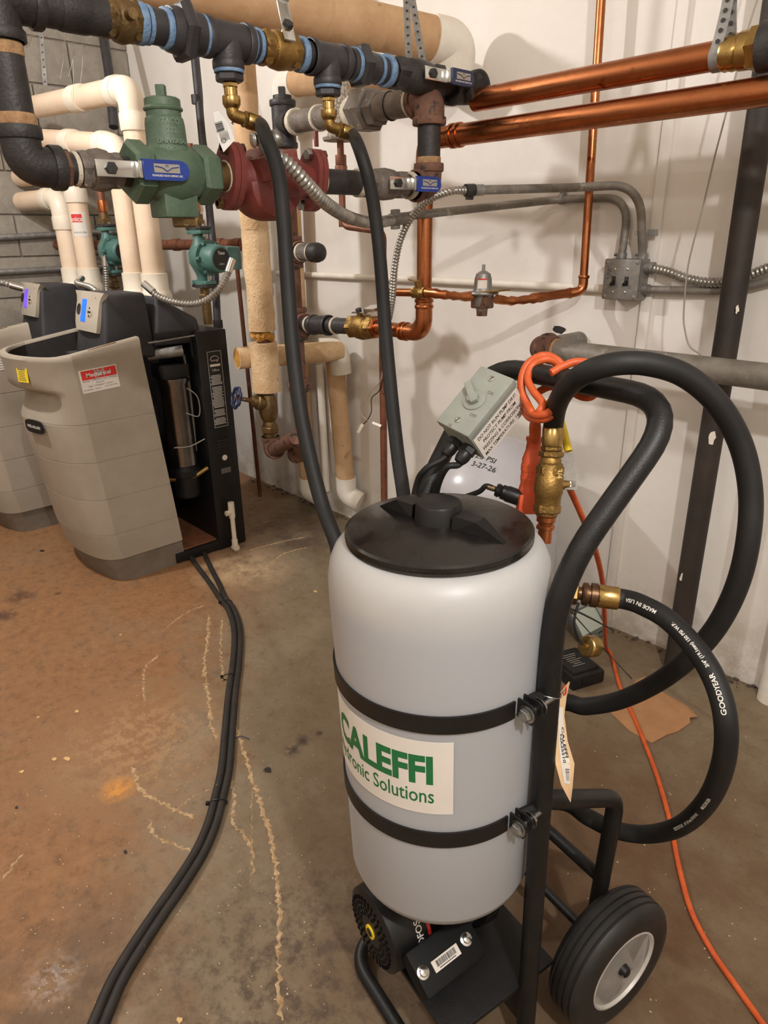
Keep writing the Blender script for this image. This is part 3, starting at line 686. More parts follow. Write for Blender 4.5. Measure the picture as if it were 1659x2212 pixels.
    bz.f += [(idx[k], idx[(k+1) % len(idx)], tot+idx[(k+1) % len(idx)], tot+idx[k]) for k in range(len(idx))]
    bezel = bz.build('control_panel', beige_pl, t, 40)
    fo = bcn+bn*.0115
    MB().box(fo-bu*.002+bv_*.002, bu, bv_, bn, .023, .043, .0012, .001).build('display', scr, bezel)
    MB().lathe(fo-bu*.056-bn*.004+bv_*.004, bn, [(0, .022), (.003, .022), (.004, .018), (.003, .016), (.003, 0)], 28, scale=None).build('dial_window', ink, bezel)
    pad = MB().lathe(fo+bu*.052-bn*.0045-bv_*.002, bn, [(0, .021), (.0025, .021), (.0035, .018), (.0035, 0)], 28).build('button_pad', beige_pl, bezel)
    for dx_, dz_ in ((-.010, 0), (.010, 0), (0, .015), (0, -.015), (0, 0)):
        MB().lathe(fo+bu*(.052+dx_)+bv_*(dz_-.002)-bn*.0015, bn, [(0, .0042), (.002, .0042), (.0026, .003), (.0026, 0)], 12).build('button', ink, bezel)
    text('model_print', 'Ultra', fo+bu*.074+bv_*.052-bn*.0055, bu, bv_, .013, ink, bezel, 'CENTER', .0002)
    # -- rear cabinet, rails and what shows in the open bay
    def B(x, y, z): return V((x, y, z))+bo
    cab = MB().box(B(XC+.01, 1.475, .495), (1, 0, 0), (0, 1, 0), (0, 0, 1), HWB-.01, .072, .495, .008).build('rear_cabinet', black_pc, t)
    MB().box(B(XC+.01, 1.30, .028), (1, 0, 0), (0, 1, 0), (0, 0, 1), HWB-.012, .11, .022, .003).build('base_rail', black_pc, t)
    MB().box(B(XC, 1.30, .052), (1, 0, 0), (0, 1, 0), (0, 0, 1), HWB-.02, .105, .003).build('drip_pan', rusty_pan, t)
    MB().box(B(XC-.16, 1.30, .5), (1, 0, 0), (0, 1, 0), (0, 0, 1), .008, .11, .46).build('inner_panel', dark_void, t)
    MB().tube([B(XRB-.01, 1.20, .965), B(XRB-.01, 1.41, .975)], .004, 8).build('stay_rod', steel, t)
    MB().box(B(XRB-.03, 1.33, .985), (1, 0, 0), (0, 1, 0), (0, 0, 1), .012, .09, .014, .004).build('top_rail', black_pc, t)
    MB().lathe(B(XRB-.085, 1.325, .42), (0, 0, 1), [(0, .055), (.004, .060), (.36, .060), (.37, .066), (.385, .066), (.39, .05)], 32).build('heat_exchanger', chromecyl, t)
    MB().lathe(B(XRB-.085, 1.325, .27), (0, 0, 1), [(0, .045), (.01, .055), (.10, .058), (.105, .068), (.13, .068), (.135, .06), (.15, .05)], 28).build('condensate_trap', black_pl, t)
    MB().box(B(XRB-.085, 1.315, .835), (1, 0, 0), (0, 1, 0), (0, 0, 1), .055, .06, .028, .008).build('blower', black_pl, t)
    MB().tube(fillet([B(XRB-.10, 1.23, .905), B(XRB-.04, 1.36, .915)], .02), .022, 14).build('air_silencer', galv, t)
    MB().tube(spline([B(XRB-.04, 1.36, .90), B(XRB-.045, 1.37, .82), B(XRB-.05, 1.375, .70), B(XRB-.05, 1.37, .48)], 6), .007, 8).build('gas_tube', chrome, t)
    MB().tube(fillet([B(XRB-.10, 1.25, .36), B(XRB-.03, 1.33, .37), B(XRB-.02, 1.40, .40)], .03), .010, 10).build('drain_elbow', brass_dk, t)
    MB().tube(spline([B(XRB-.04, 1.345, .77), B(XRB-.02, 1.39, .72), B(XRB-.015, 1.385, .64), B(XRB-.02, 1.33, .66)], 6), .0022, 6).build('sensor_lead', wire_g, t)
    MB().tube(spline([B(XRB-.03, 1.26, .52), B(XRB-.02, 1.33, .515), B(XRB-.012, 1.398, .535)], 6), .0025, 6).build('sense_tube', wire_g, t)
    # rating plates on the cabinet side
    px_ = XRB+.0005
    pl = MB().box(B(px_+.0004, 1.478, .74), (0, 1, 0), (0, 0, 1), (1, 0, 0), .034, .165, .0006).build('rating_plate', ink, cab, 0, 'black plate with white print')
    q = B(px_+.0012, 1.478, .74); uy = V((0, 1, 0)); uz = V((0, 0, 1))
    fr_ = MB()
    for zz in (-.163, .163): fr_.box(q+uz*zz, uy, uz, V((1, 0, 0)), .033, .0006, .0002)
    for yy in (-.0325, .0325): fr_.box(q+uy*yy, uy, uz, V((1, 0, 0)), .0006, .163, .0002)
    stuff(fr_.build('plate_border', white_pr, pl, 0))
    text('plate_print', 'Ultra', q+uz*.080, uy, uz, .016, white_pr, pl)
    text('plate_print', 'energy', q+uz*.122, uy, uz, .013, white_pr, pl)
    MB().tube([q+uz*.128+uy*math.cos(a)*.020+uz*math.sin(a)*.016 for a in [math.pi*k/12 for k in range(13)]], .001, 5).build('plate_arc', white_pr, pl)
    MB().box(q+uz*.105, uy, uz, V((1, 0, 0)), .024, .005, .0002).build('plate_bar', white_pr, pl, 0)
    lines = MB(); zz = .068
    while zz > -.155:
        if random.random() < .88: lines.box(q+uz*zz+uy*random.uniform(-.004, 0), uy, uz, V((1, 0, 0)), random.uniform(.020, .029), .0013, .0002)
        zz -= .0062
    stuff(lines.build('plate_fine_print', white_pr, pl, 0))
    for i in range(3): MB().box(B(px_+.001, 1.478, .515-i*.013), (0, 1, 0), (0, 0, 1), (1, 0, 0), .030, .003, .002).build('vent_slot', dark_void, cab)
    MB().cyl(B(px_, 1.478, .435), B(px_+.002, 1.478, .435), .0125, 24).build('white_plug', white_t, cab)
    MB().box(B(px_+.0006, 1.478, .375), (0, 1, 0), (0, 0, 1), (1, 0, 0), .024, .012, .0006).build('data_tag', ink_grey, cab, 0)
    # stickers on the jacket
    if name_card:
        o = V((XRB+.0012, 0, 0))+jo; un = V((0, 1, .06)).normalized(); vn = V((0, -.06, 1)).normalized()
        def S(y, z): return o+V((0, y, z))
        c = S(.985, .857); hw, hh = .072, .043
        scd = MB().box(c, un, vn, (1, 0, 0), hw, hh, .0005).build('company_sticker', paper_w, jk, 0, 'red and white company sticker')
        MB().box(c+vn*(hh*.52)+un*.002+V((.0008, 0, 0)), un, vn, (1, 0, 0), hw*.93, hh*.40, .0002).build('red_band', red_pr, scd, 0)
        text('initials_print', 'JM', c+vn*(hh*.24)+un*.004+V((.0012, 0, 0)), un, vn, .042, wire_g, scd, 'CENTER', .001)
        text('name_print', 'Mechanical', c+vn*(hh*.34)+V((.0016, 0, 0)), un, vn, .0215, white_pr, scd, 'CENTER', .0004)
        for k, (s, dx_, sz) in enumerate((('Heating \u2022 Air-Conditioning \u2022 Plumbing', 0, .0085), ('Electrical', 0, .0085), ('Sales \u2022 Installation \u2022 Service', 0, .0085), ('(414) 322-7596', .038, .0078))):
            text('card_print', s, c+vn*(-.002-k*.0102)+un*dx_+V((.001, 0, 0)), un, vn, sz, ink_grey, scd)
        text('card_print', 'Jim Muckut - Owner', c+vn*(-.0345)-un*.034+V((.001, 0, 0)), un, vn, .0078, ink_grey, scd)
        y0 = lerp_tab(YF_T, .87)
        yc = V((XC+.115, y0-.086, .888))+jo; uu = V((1, .30, 0)).normalized(); vv = V((0, .03, 1)).normalized()
        ys = MB().box(yc, uu, vv, uu.cross(vv), .032, .034, .0008).build('yellow_sticker', paper_y, jk, 0, 'small yellow service sticker')
        ln = MB(); nn = uu.cross(vv)
        for k in range(9): ln.box(yc+vv*(.026-k*.0065)+nn*.001-uu*random.uniform(0, .004), uu, vv, nn, random.uniform(.016, .024), .0011, .0002)
        stuff(ln.build('sticker_print', ink_grey, ys, 0))
    else:
        o = V((XRB+.0012, 0, 0))+jo; un = V((0, 1, .05)).normalized(); vn = V((0, -.05, 1)).normalized(); c = o+V((0, .99, .84))
        scd = MB().box(c, un, vn, (1, 0, 0), .072, .043, .0005).build('paper_sticker', paper_w, jk, 0, 'white paper sticker')
        text('card_print', 'City of Milwaukee', c+vn*.022+V((.001, 0, 0)), un, vn, .011, ink_grey, scd, 'CENTER', .0002)
        ln = MB()
        for k in range(5): ln.box(c+vn*(.010-k*.011)+V((.001, 0, 0))+un*random.uniform(-.006, .006), un, vn, (1, 0, 0), random.uniform(.03, .055), .0009, .0002)
        stuff(ln.build('sticker_print', ink_grey, scd, 0))
    yt = V((XRB-.015, 1.02, ztop(1.02)+.0105))+jo
    MB().box(yt, V((0, 1, .16)).normalized(), (1, 0, 0), V((0, -.16, 1)).normalized(), .055, .004, .0006).build('rim_strip', dope_t, jk, 0)
    return t
boiler(V((0, 0, 0)), V((0, 0, 0)), 'nearer grey boiler with blue display and red company sticker', scr_b, True, 'two grey boilers')
boiler(V((-.862, -.137, 0)), V((-.82, .04, .0)), 'farther grey boiler with violet display at the left edge', scr_v, False, 'two grey boilers')
# ---------------------------------------------------------------- pipes about the boilers and along the back
Z = V((0, 0, 1)); X = V((1, 0, 0)); Y = V((0, 1, 0))
def ring(m, p, d, r, L): d = V(d).normalized(); p = V(p); return m.lathe(p-d*L/2, d, [(0, r*.97), (L*.12, r), (L*.88, r), (L, r*.97)], 28)
def collar(parent, nm, mt, p, d, r, L): return ring(MB(), p, d, r, L).build(nm, mt, parent)
def fit_elbow(parent, nm, mt, a, c, b, r, reach, lip=1.16, ll=.018):
    """cast elbow with a bead at each mouth; a and b are points away from corner c"""
    a, c, b = V(a), V(c), V(b); da, db = (a-c).normalized(), (b-c).normalized()
    pa, pb = c+da*reach, c+db*reach
    m = MB().tube(fillet([pa, c, pb], reach*.95, 9), r, 24)
    ring(m, pa-da*ll/2, da, r*lip, ll); ring(m, pb-db*ll/2, db, r*lip, ll)
    return m.build(nm, mt, parent)
def fit_tee(parent, nm, mt, c, d, b, r, half, br, blen, lip=1.14, ll=.016):
    c, d, b = V(c), V(d).normalized(), V(b).normalized()
    m = MB().cyl(c-d*half, c+d*half, r, 28); ring(m, c-d*(half-ll/2), d, r*lip, ll); ring(m, c+d*(half-ll/2), d, r*lip, ll)
    m.lathe(c, b, [(0, r*1.0), (r*.7, r*.98), (r*1.25, br*1.02), (blen, br)], 28); ring(m, c+b*(blen-ll/2), b, br*lip, ll)
    return m.build(nm, mt, parent)

# ---- cream PVC vents
def vent(pts, label, r=.047, rad=.10, cols=(), base=None):
    P = [V(p) for p in pts]
    t = thing('vent_pipe', P[0], label, 'pipe', 'cream PVC boiler vents')
    MB().tube(fillet(P, rad, 8), r, 26).build('pipe', pvc, t)
    for i in range(1, len(P)-1):
        da, db = (P[i-1]-P[i]).normalized(), (P[i+1]-P[i]).normalized()
        MB().tube(fillet([P[i]+da*(rad+.035), P[i], P[i]+db*(rad+.035)], rad, 9), r*1.07, 26).build('elbow', pvc_w, t)
        for q, d in ((P[i]+da*(rad+.015), da), (P[i]+db*(rad+.015), db)): collar(t, 'socket', pvc_w, q, d, r*1.16, .062)
    for k in cols: collar(t, 'coupling', pvc_w, P[-2]+(P[-1]-P[-2])*k, P[-1]-P[-2], r*1.14, .10)
    if base is not None:
        b = V(base)
        MB().lathe(b, Z, [(-.10, r*1.0), (0, r*1.0), (.002, r*1.35), (.05, r*1.38), (.07, r*1.2), (.075, r*1.16), (.14, r*1.16), (.142, r)], 28).build('flue_adaptor', pvc_w, t)
    return t
vA = V((-2.90, 1.385, 0)); vB = V((-3.06, 1.372, 0))
eA = ay(248, 192, 1.385); zA = 1.885
vent([vA+Z*1.09, vA+Z*zA, ay(52, 236, 1.385)+V((-.9, 0, .0))*0 + V((0, 0, 0))], 'tall cream vent pipe from the nearer boiler with the higher elbow',
     cols=[.42], base=vA+Z*1.07)
vent([vB+Z*1.09, vB+Z*1.70, ay(75, 300, 1.372)], 'cream vent pipe behind with the lower elbow', cols=[.50], base=vB+Z*1.07)
sC = V((-3.72, 1.425, 0)); sD = V((-3.87, 1.40, 0))
vc = vent([sC+Z*1.09, sC+Z*1.66, sC+Z*1.66+V((-.60, -.05, 0))], 'cream vent pipe with a small sticker from the farther boiler', base=sC+Z*1.07)
vent([sD+Z*1.09, sD+Z*1.54, sD+Z*1.54+V((-.42, -.05, 0))], 'leftmost cream vent pipe from the farther boiler', base=sD+Z*1.07)
# sticker wrapped on the pipe
def wrap_sticker(parent, c, r, th0, th1, z0, z1, mt, nm):
    rows = []
    for i in range(13):
        a = th0+(th1-th0)*i/12; d = -FH*math.cos(a)+RH*math.sin(a); rows.append([V((c.x, c.y, z0))+d*r, V((c.x, c.y, z1))+d*r])
    return MB().grid(rows).build(nm, mt, parent)
stk = wrap_sticker(vc, sC, .0478, -.5, 1.0, 1.36, 1.47, paper_w, 'pipe_sticker')
wrap_sticker(stk, sC, .0482, -.45, .62, 1.425, 1.462, red_pr, 'red_band')
def wrs(x, y): a = .1+x/.0485; d = -FH*math.cos(a)+RH*math.sin(a); return V((sC.x, sC.y, 1.43))+d*.0486+Z*y
text('sticker_print', 'anical', (0, 0, 0), X, Z, .03, white_pr, stk, 'CENTER', .0004, wrap=wrs)
def wrs2(x, y): a = .2+x/.0485; d = -FH*math.cos(a)+RH*math.sin(a); return V((sC.x, sC.y, 1.376))+d*.0486+Z*y
text('sticker_print', '(414) 322-7596', (0, 0, 0), X, Z, .010, ink_grey, stk, wrap=wrs2)

# ---- teal circulators on the boiler risers
def circulator(o, label, with_flex=True):
    o = V(o)  # axis of the riser at pump height
    t = thing('circulator_pump', o-Z*.12, label, 'pump', 'teal circulators')
    MB().cyl(o-Z*.27, o-Z*.10, .019, 18).build('riser_nipple', bronze, t)
    MB().hexn(o-Z*.175, o-Z*.145, .030).build('union_nut', bronze, t)
    MB().cyl(o+Z*.11, o+Z*.165, .024, 18).hexn(o+Z*.115, o+Z*.145, .032).build('top_adaptor', bronze, t)
    MB().lathe(o-Z*.105, Z, [(0, .022), (.03, .024), (.05, .034), (.085, .052), (.125, .052), (.16, .030), (.19, .024), (.205, .024)], 24).build('volute', teal_iron, t)
    for s in (-1, 1):
        f = o+Z*(.098*s)
        fl_ = MB().box(f, X, Y, Z, .060, .026, .008, .006).lathe(f-Z*.008, Z, [(0, .036), (.016, .036)], 24).build('flange', teal_iron, t)
        MB().box(f+Z*(.015*s), X, Y, Z, .062, .027, .007, .006).lathe(f+Z*(.015*s)-Z*.007, Z, [(0, .037), (.014, .037)], 24).build('companion_flange', iron, t)
        for q in (-1, 1): MB().hexn(f+X*.046*q-Z*.02, f+X*.046*q+Z*.03, .008).build('flange_bolt', steel, t)
    d = V((.93, .12, -.04)).normalized()
    MB().lathe(o+d*.0, d, [(0, .055), (.040, .060), (.044, .070), (.056, .070), (.058, .056), (.120, .054), (.126, .050), (.130, .044), (.131, 0)], 30).build('motor', teal_iron, t)
    u, v_ = perp(d)
    for k in range(6):
        a = k*math.pi/3; MB().cyl(o+d*.045+(u*math.cos(a)+v_*math.sin(a))*.063, o+d*.07+(u*math.cos(a)+v_*math.sin(a))*.060, .008, 10).build('motor_bolt', teal_iron, t)
    np_ = MB().cyl(o+d*.1305, o+d*.1325, .042, 28).build('name_plate', ink, t)
    su = d.cross(Z).normalized()*-1; sv = su.cross(d)*-1
    if sv.z < 0: sv = -sv
    text('plate_print', 'Taco', o+d*.133+sv*.018, V((d.y, -d.x, 0))*-1, sv, .017, white_pr, np_, 'CENTER', .0004)
    text('plate_print', 'A B C', o+d*.133-sv*.022, V((d.y, -d.x, 0))*-1, sv, .011, white_pr, np_)
    bx_ = o+V((d.y, -d.x, 0))*-.080+d*.075
    MB().box(bx_, d, V((d.y, -d.x, 0)), Z, .045, .034, .045, .006).build('wiring_box', teal_iron, t)
    return t
c1 = ax(435, 556, -2.74); c2 = ax(236, 541, -3.57)
circulator(c1, 'teal circulator pump with black name plate near the lagged pipe')
circulator(c2, 'teal circulator pump between the two cream vent pipes')

def run(name, pts, r, mt, label, rad=.04, group=None, cat='pipe', seg=18, n=7):
    P = [V(p) for p in pts]; return tag(MB().tube(fillet(P, rad, n), r, seg).build(name, mt), label, cat, group)
# copper above each circulator
t = thing('copper_riser', c1+Z*.16, 'short copper riser above the teal circulator below the green valve', 'pipe')
MB().cyl(c1+Z*.15, c1+Z*.42, .0143, 18).build('pipe', copper_old, t); collar(t, 'coupling', copper, c1+Z*.20, Z, .0185, .05)
t = thing('copper_riser', c2+Z*.16, 'bent copper riser behind the cream vent pipes', 'pipe')
MB().tube(fillet([c2+Z*.15, c2+Z*.36, c2+Z*.36+V((.05, .25, 0))], .05), .0185, 18).build('pipe', copper_old, t); collar(t, 'coupling', copper, c2+Z*.20, Z, .023, .05)
# rusty horizontal header behind, at eye height
hA, hB = ay(525, 528, 1.86), ay(112, 530, 1.50)
t = thing('copper_header', (hA+hB)/2, 'dull copper header pipe running behind the vents and circulators', 'pipe')
MB().cyl(hA, hB, .024, 20).build('pipe', copper_old, t)
for k in (.02, .10, .14, .30, .56, .80): q = hA+(hB-hA)*k; collar(t, 'coupling', copper_old, q, hB-hA, .0285, .045)
MB().box(hB, X, Y, Z, .03, .03, .028, .004).build('end_box', galv, t)
# grey conduits clipped to the block wall
for py, lab in ((508, 'upper grey steel conduit along the block wall'), (583, 'lower grey steel conduit along the block wall')):
    a, b = ax(-60, py+8, XB+.03), ax(300, py-11, XB+.03); run('wall_conduit', [a, b], .016, galv, lab, cat='conduit', group='conduits on the block wall')
cw = ax(95, 585, XB+.03)
MB_ = spline([hB+Z*-.02, hB+V((-.02, -.01, -.10)), hB+V((-.05, -.02, -.22)), hB+V((-.06, -.02, -.30))], 8)
tag(MB().tube(MB_, .004, 8).build('power_cable', black_rub), 'thin black cable dropping behind the farther boiler', 'cable')
# black riser pipe right of the vents, with couplings
pA_, pB_ = ad(414, 60, 2.95), ad(470, 705, 3.05)
t = thing('black_riser', pB_, 'thin black vertical conduit behind the green valve', 'conduit')
mid = ad(440, 330, 2.97); mid2 = ad(463, 560, 3.0)
MB().tube([V((pA_.x, pA_.y, CEIL)), pA_, mid, mid2, pB_], .0165, 14).build('pipe', iron_new, t)
for k, q in enumerate((ad(424, 215, 2.96), ad(445, 395, 2.98), ad(471, 700, 3.05))): collar(t, 'coupling', iron, q, Z, .021, .035)
tag(MB().tube(spline([ad(428, 110, 2.93), ad(437, 205, 2.93), ad(440, 270, 2.94), ad(449, 330, 2.95)], 6), .0025, 6).build('black_wire', black_rub), 'thin black wire tied along the black conduit', 'wire')
# short ceiling conduit and strap at the far left
run('black_riser', [ad(214, 20, 3.5), ad(236, 160, 3.5), ad(246, 275, 3.5)], .024, iron_new, 'black vertical conduit rising behind the cream vent elbow', cat='conduit')
sA, sB_ = ad(84, 10, 3.2), ad(98, 185, 3.2)
t = thing('hanger_strap', sB_, 'perforated steel hanger strap at the upper left', 'strap')
d = (sB_-sA).normalized(); MB().box((sA+sB_)/2, d, RT, FW, (sB_-sA).length/2, .010, .001).build('band', galv, t)
for k in range(11): q = sA+(sB_-sA)*((k+.5)/11); MB().cyl(q-FW*.0016, q+FW*.0016, .0042, 10).build('hole', dark_void, t)

# ---- lagged vertical pipe with torn end and angle valve
LX, LY = -2.433, 1.596
L0 = V((LX, LY, 0)); zt = 1.98
t = thing('lagged_pipe', L0+Z*.62, 'cream canvas-lagged vertical pipe with torn lower end', 'pipe')
def lag(z0, z1, r, nm, mt, wob=.004, seg=26):
    rows = []; n = max(3, int((z1-z0)/.035))
    for i in range(n+1):
        z = z0+(z1-z0)*i/n; rows.append([L0+Z*z+V((math.cos(2*math.pi*k/seg), math.sin(2*math.pi*k/seg), 0))*(r+random.uniform(-wob, wob)*.5+wob*math.sin(z*23+k*.6)*.4) for k in range(seg)])
    m = MB().grid(rows, True); e = len(m.v); m.f += [tuple(range(seg-1, -1, -1)), tuple(range(e-seg, e))]; return m.build(nm, mt, t, 60)
zs_ = (ad(556, 720, 2.7)).z
zU = ay(580, 735, LY).z
lag(zU+.035, 1.38, .053, 'canvas_lagging', canvas); lag(1.375, 1.62, .054, 'canvas_lagging', canvas); lag(1.635, 1.99, .048, 'kraft_lagging', kraft, .003); MB().cyl(L0+Z*1.97, L0+Z*CEIL, .047, 24).build('upper_jacket', kraft, t)
for zz in (1.735, 1.63): MB().tube([L0+Z*(zz+.002*math.sin(k))+V((math.cos(2*math.pi*k/20), math.sin(2*math.pi*k/20), 0))*.0515 for k in range(20)], .0022, 6, closed=True).build('tie_wire', iron, t)
lag(.745, zU-.012, .058, 'canvas_sleeve', canvas, .004)
MB().cyl(L0+Z*(zU-.05), L0+Z*(zU+.08), .026, 16).build('bare_pipe', iron_rust, t)
m = MB()
for k in range(9):
    a = k*.72+.3; q = L0+Z*(zU+random.uniform(0, .03))+V((math.cos(a), math.sin(a), 0))*.034
    bm = bmesh.new(); bmesh.ops.create_icosphere(bm, subdivisions=2, radius=.016)
    for v_ in bm.verts: v_.co = v_.co*random.uniform(.7, 1.35)
    bm.verts.index_update(); m.add([v_.co+q for v_ in bm.verts], [[x.index for x in f.verts] for f in bm.faces]); bm.free()
m.build('torn_insulation', foam, t)
# side stub with cut end, to the left of the lagged pipe
sA, sB_ = ay(735, 758, 2.0), ad(512, 774, 2.86)
t = thing('lagged_branch', sB_, 'cream lagged branch pipe with cut end crossing behind the lagged riser', 'pipe')
MB().cyl(sB_, sA, .045, 26).build('lagging', canvas, t)
MB().cyl(sB_-(sA-sB_).normalized()*.002, sB_, .036, 20).build('cut_face', foam, t)
# angle valve with blue handwheel
vz = ay(578, 872, LY).z
t = thing('angle_valve', L0+Z*(vz-.11), 'tarnished bronze valve with blue handwheel under the lagged pipe', 'valve')
MB().lathe(L0+Z*(vz+.04), -Z, [(0, .030), (.03, .038), (.07, .040), (.10, .034), (.115, .026), (.13, .030), (.15, .030)], 24).build('body', bronze, t)
wd_ = (-RT*.80-FW*.58+Z*.08).normalized()
MB().lathe(L0+Z*vz, wd_, [(0, .034), (.05, .033), (.055, .026), (.075, .022), (.08, .010), (.148, .008)], 20).build('bonnet', bronze, t)
wc = L0+Z*vz+wd_*.146; u, v_ = perp(wd_)
hw_ = MB().tube([wc+(u*math.cos(a)+v_*math.sin(a))*(.040+.003*math.cos(7*a)) for a in [2*math.pi*k/42 for k in range(42)]], .0065, 10, closed=True).build('handwheel', navy_v, t)
for k in range(5):
    a = 2*math.pi*k/5; MB().tube([wc, wc+(u*math.cos(a)+v_*math.sin(a))*.040], .0045, 8).build('spoke', navy_v, hw_)
MB().hexn(wc-wd_*.006, wc+wd_*.008, .009).build('wheel_nut', brass_dk, hw_)
ez = vz-.165; eC = L0+Z*(ez-.045); rA = ad(640, 945, 2.62)
MB().cyl(L0+Z*(vz-.11), L0+Z*(ez+.02), .030, 18).hexn(L0+Z*(vz-.125), L0+Z*(vz-.095), .040).build('nipple', bronze, t)
t = thing('rusty_elbow', eC, 'rusty brown iron elbow below the blue-wheeled valve', 'fitting')
fit_elbow(t, 'elbow', iron_rust, L0+Z*ez*1.2, eC, rA, .036, .068)
MB().cyl(eC, rA, .028, 18).build('pipe', iron_rust, t)
# narrow copper riser left of the lagged pipe
qb = az(562, 1072); qa = ad(512, 575, (qb-CAM).dot(FW)*.86)
t = thing('copper_riser', qb, 'slender brown copper riser between boiler and lagged pipe', 'pipe')
MB().tube([qa, qa*.62+qb*.38, qb], .0105, 12).build('pipe', copper_old, t)
MB().tube(fillet([qa-Z*.0, qa+Z*.03, qa+Z*.03-RT*.05], .03), .0185, 14).build('elbow', iron, t)

# ---- insulated loop by the white wall
# top: long tan pipe running to the wall, white elbow, return leg, white elbow, down the wall
fA, fB = ad(250, -60, 1.78), ad(935, 84, 2.16); fA = fA-(fB-fA)*.9
t = thing('insulated_main', fB, 'large tan insulated pipe along the top ending in a white elbow', 'pipe')
dF = (fB-fA).normalized(); rF = .062
MB().tube([fA, fA*.3+fB*.7, fB], rF, 30).build('jacket', kraft, t)
for k in (.80, .895, .963): collar(t, 'jacket_seam', kraft, fA+(fB-fA)*k, dF, rF*1.012, .012)
gA, gB = ay(905, 150, 1.93), ay(640, 178, 1.98)
eW = fB+dF*.05
MB().tube(fillet([fB-dF*.005, fB+dF*.085, fB+dF*.085-Z*.115+V((-.02, .0, 0)), gA], .075, 10), rF*1.08, 28).build('elbow_cover', plaster_w, t)
gd = (gB-gA).normalized()
t = thing('insulated_return', gB, 'tan insulated pipe on the white wall behind the iron manifold', 'pipe')
MB().cyl(gA+gd*.01, gB, .052, 26).build('jacket', kraft, t)
dn = V((-2.62, 2.025, 0)); dnT = ay(597, 205, 2.0); dnB = ay(668, 1060, 2.035)
MB().tube(fillet([gB-gd*.01, gB+gd*.10, gB+gd*.10+V((0, 0, -.16))], .085, 9), .0565, 26).build('elbow_cover', plaster_w, t)
pTop = gB+gd*.10+V((0, 0, -.15)); pBot = V((pTop.x, 2.03, .11))
pBot = ay(665, 1035, 2.02)
MB().tube([pTop, pBot], .043, 24).build('riser_jacket', kraft, t)
MB().tube(fillet([pBot+Z*.01, pBot-Z*.07, pBot-Z*.07+V((.06, .012, -.01))], .05), .047, 22).build('foot_cover', plaster_w, t)
# second insulated drop with crumpled white elbow
wT, wB = ay(722, 752, 2.0), ay(748, 1052, 2.02)
t = thing('insulated_drop', wB, 'tan insulated drop pipe with crumpled white elbow at its head and foot', 'pipe')
hT = ay(545, 762, 1.62)
MB().tube([wT-Z*.06, wB], .044, 24).build('jacket', kraft, t)
MB().tube(fillet([wT+(sB_-sA).normalized()*.075, wT+V((.03, .0, .0)), wT+V((.03, .01, -.11))], .06, 9), .049, 24).build('elbow_cover', plaster_w, t)
MB().tube(fillet([wB+Z*.05, wB-Z*.04, wB-Z*.05+V((.07, .03, -.02))], .05), .050, 24).build('foot_cover', plaster_w, t)
run('painted_pipe', [ay(690, 790, 2.06), ay(706, 1060, 2.06)], .018, plaster_w, 'thin white painted pipe between the two insulated drops', cat='pipe')
# ---------------------------------------------------------------- iron manifold and pump line in one vertical plane
XM = -1.389; ZL, ZU2 = 1.467, 1.712
def My(px, py): return ax(px, py, XM).y
def ML(px): return V((XM, My(px, 372), ZL))
def MU(px): return V((XM, My(px, 24+(px-169)*.195), ZU2))
def seg(parent, nm, mt, f, a, b, r, sg=24): return MB().cyl(f(a), f(b), r, sg).build(nm, mt, parent)
def dope(parent, mt, f, p, r, L=.010): return ring(MB(), f(p), Y, r, L).build('sealant_ring', mt, parent)
def ball_valve(name, c, d, n, L, r, mt, label, lever_px=None, grip=None, lever_len=.10, back=.03, ld=None, plain=False):
    """two-piece ball valve: c centre, d flow axis, n side on which the stem stands, ld lever direction"""
    c, d, n = V(c), V(d).normalized(), V(n).normalized(); ld = V(ld or d).normalized()
    t = thing(name, c-Z*r, label, 'valve')
    h = L/2
    MB().lathe(c-d*h, d, [(0, r*.86), (h*.10, r*.92), (h*.55, r*.90), (h*.62, r*1.02), (h*1.0, r*1.10), (h*1.38, r*1.02), (h*1.45, r*.90), (h*1.9, r*.92), (L, r*.86)], 26).build('body', mt, t)
    MB().hexn(c-d*h, c-d*(h*.56), r*1.03).build('end_hex', mt, t); MB().hexn(c+d*(h*.56), c+d*h, r*1.03).build('end_hex', mt, t)
    MB().cyl(c+n*r*.8, c+n*(r+.018), .009, 14).build('stem', mt, t)
    q = c+n*(r+.016); w_ = ld.cross(n).normalized()
    if grip is not None:
        lv = MB().box(q+ld*.016, ld, w_, n, .042, .014, .0018, .001).build('lever', chrome, t)
        MB().hexn(q, q+n*.010, .011).build('lever_nut', iron, lv)
        MB().box(q+ld*.052+n*.006, ld, w_, n, .004, .0145, .008, .001).build('lever_crank', chrome, lv)
        g0 = q+ld*(.056+lever_len/2)+n*.012
        hl = lever_len/2; pts = []
        for k in range(9): a = -math.pi/2+math.pi*k/8; pts.append((hl-.018+.018*math.cos(a), .0175*math.sin(a)))
        pts += [(-hl, .0175), (-hl, -.0175)]
        gp_ = MB().prism(pts, g0-n*.005, ld, w_, n, .010).build('grip', grip, lv, 30)
        if not plain:
            up = w_ if w_.z > 0 else -w_; o = g0+n*.0054; uu = up.cross(n)
            lg = MB().box(o+up*.003, uu, up, n, .026, .0075, .0002).build('logo_panel', wire_g, gp_, 0)
            for s in (-1, 1): MB().tube([o+up*.006+uu*s*.024+n*.0006, o+up*.004+uu*s*.010+n*.0006, o-up*.002+n*.0006], .0009, 5).build('logo_stroke', grip, lg)
            text('logo_letter', 'M', o+up*.0042, uu, up, .008, grip, lg, depth=.0006)
            text('grip_print', 'MILWAUKEE VALVE COMPANY, INC.', o-up*.011, uu, up, .0048, white_pr, gp_, 'CENTER', .0001, .8)
    return t

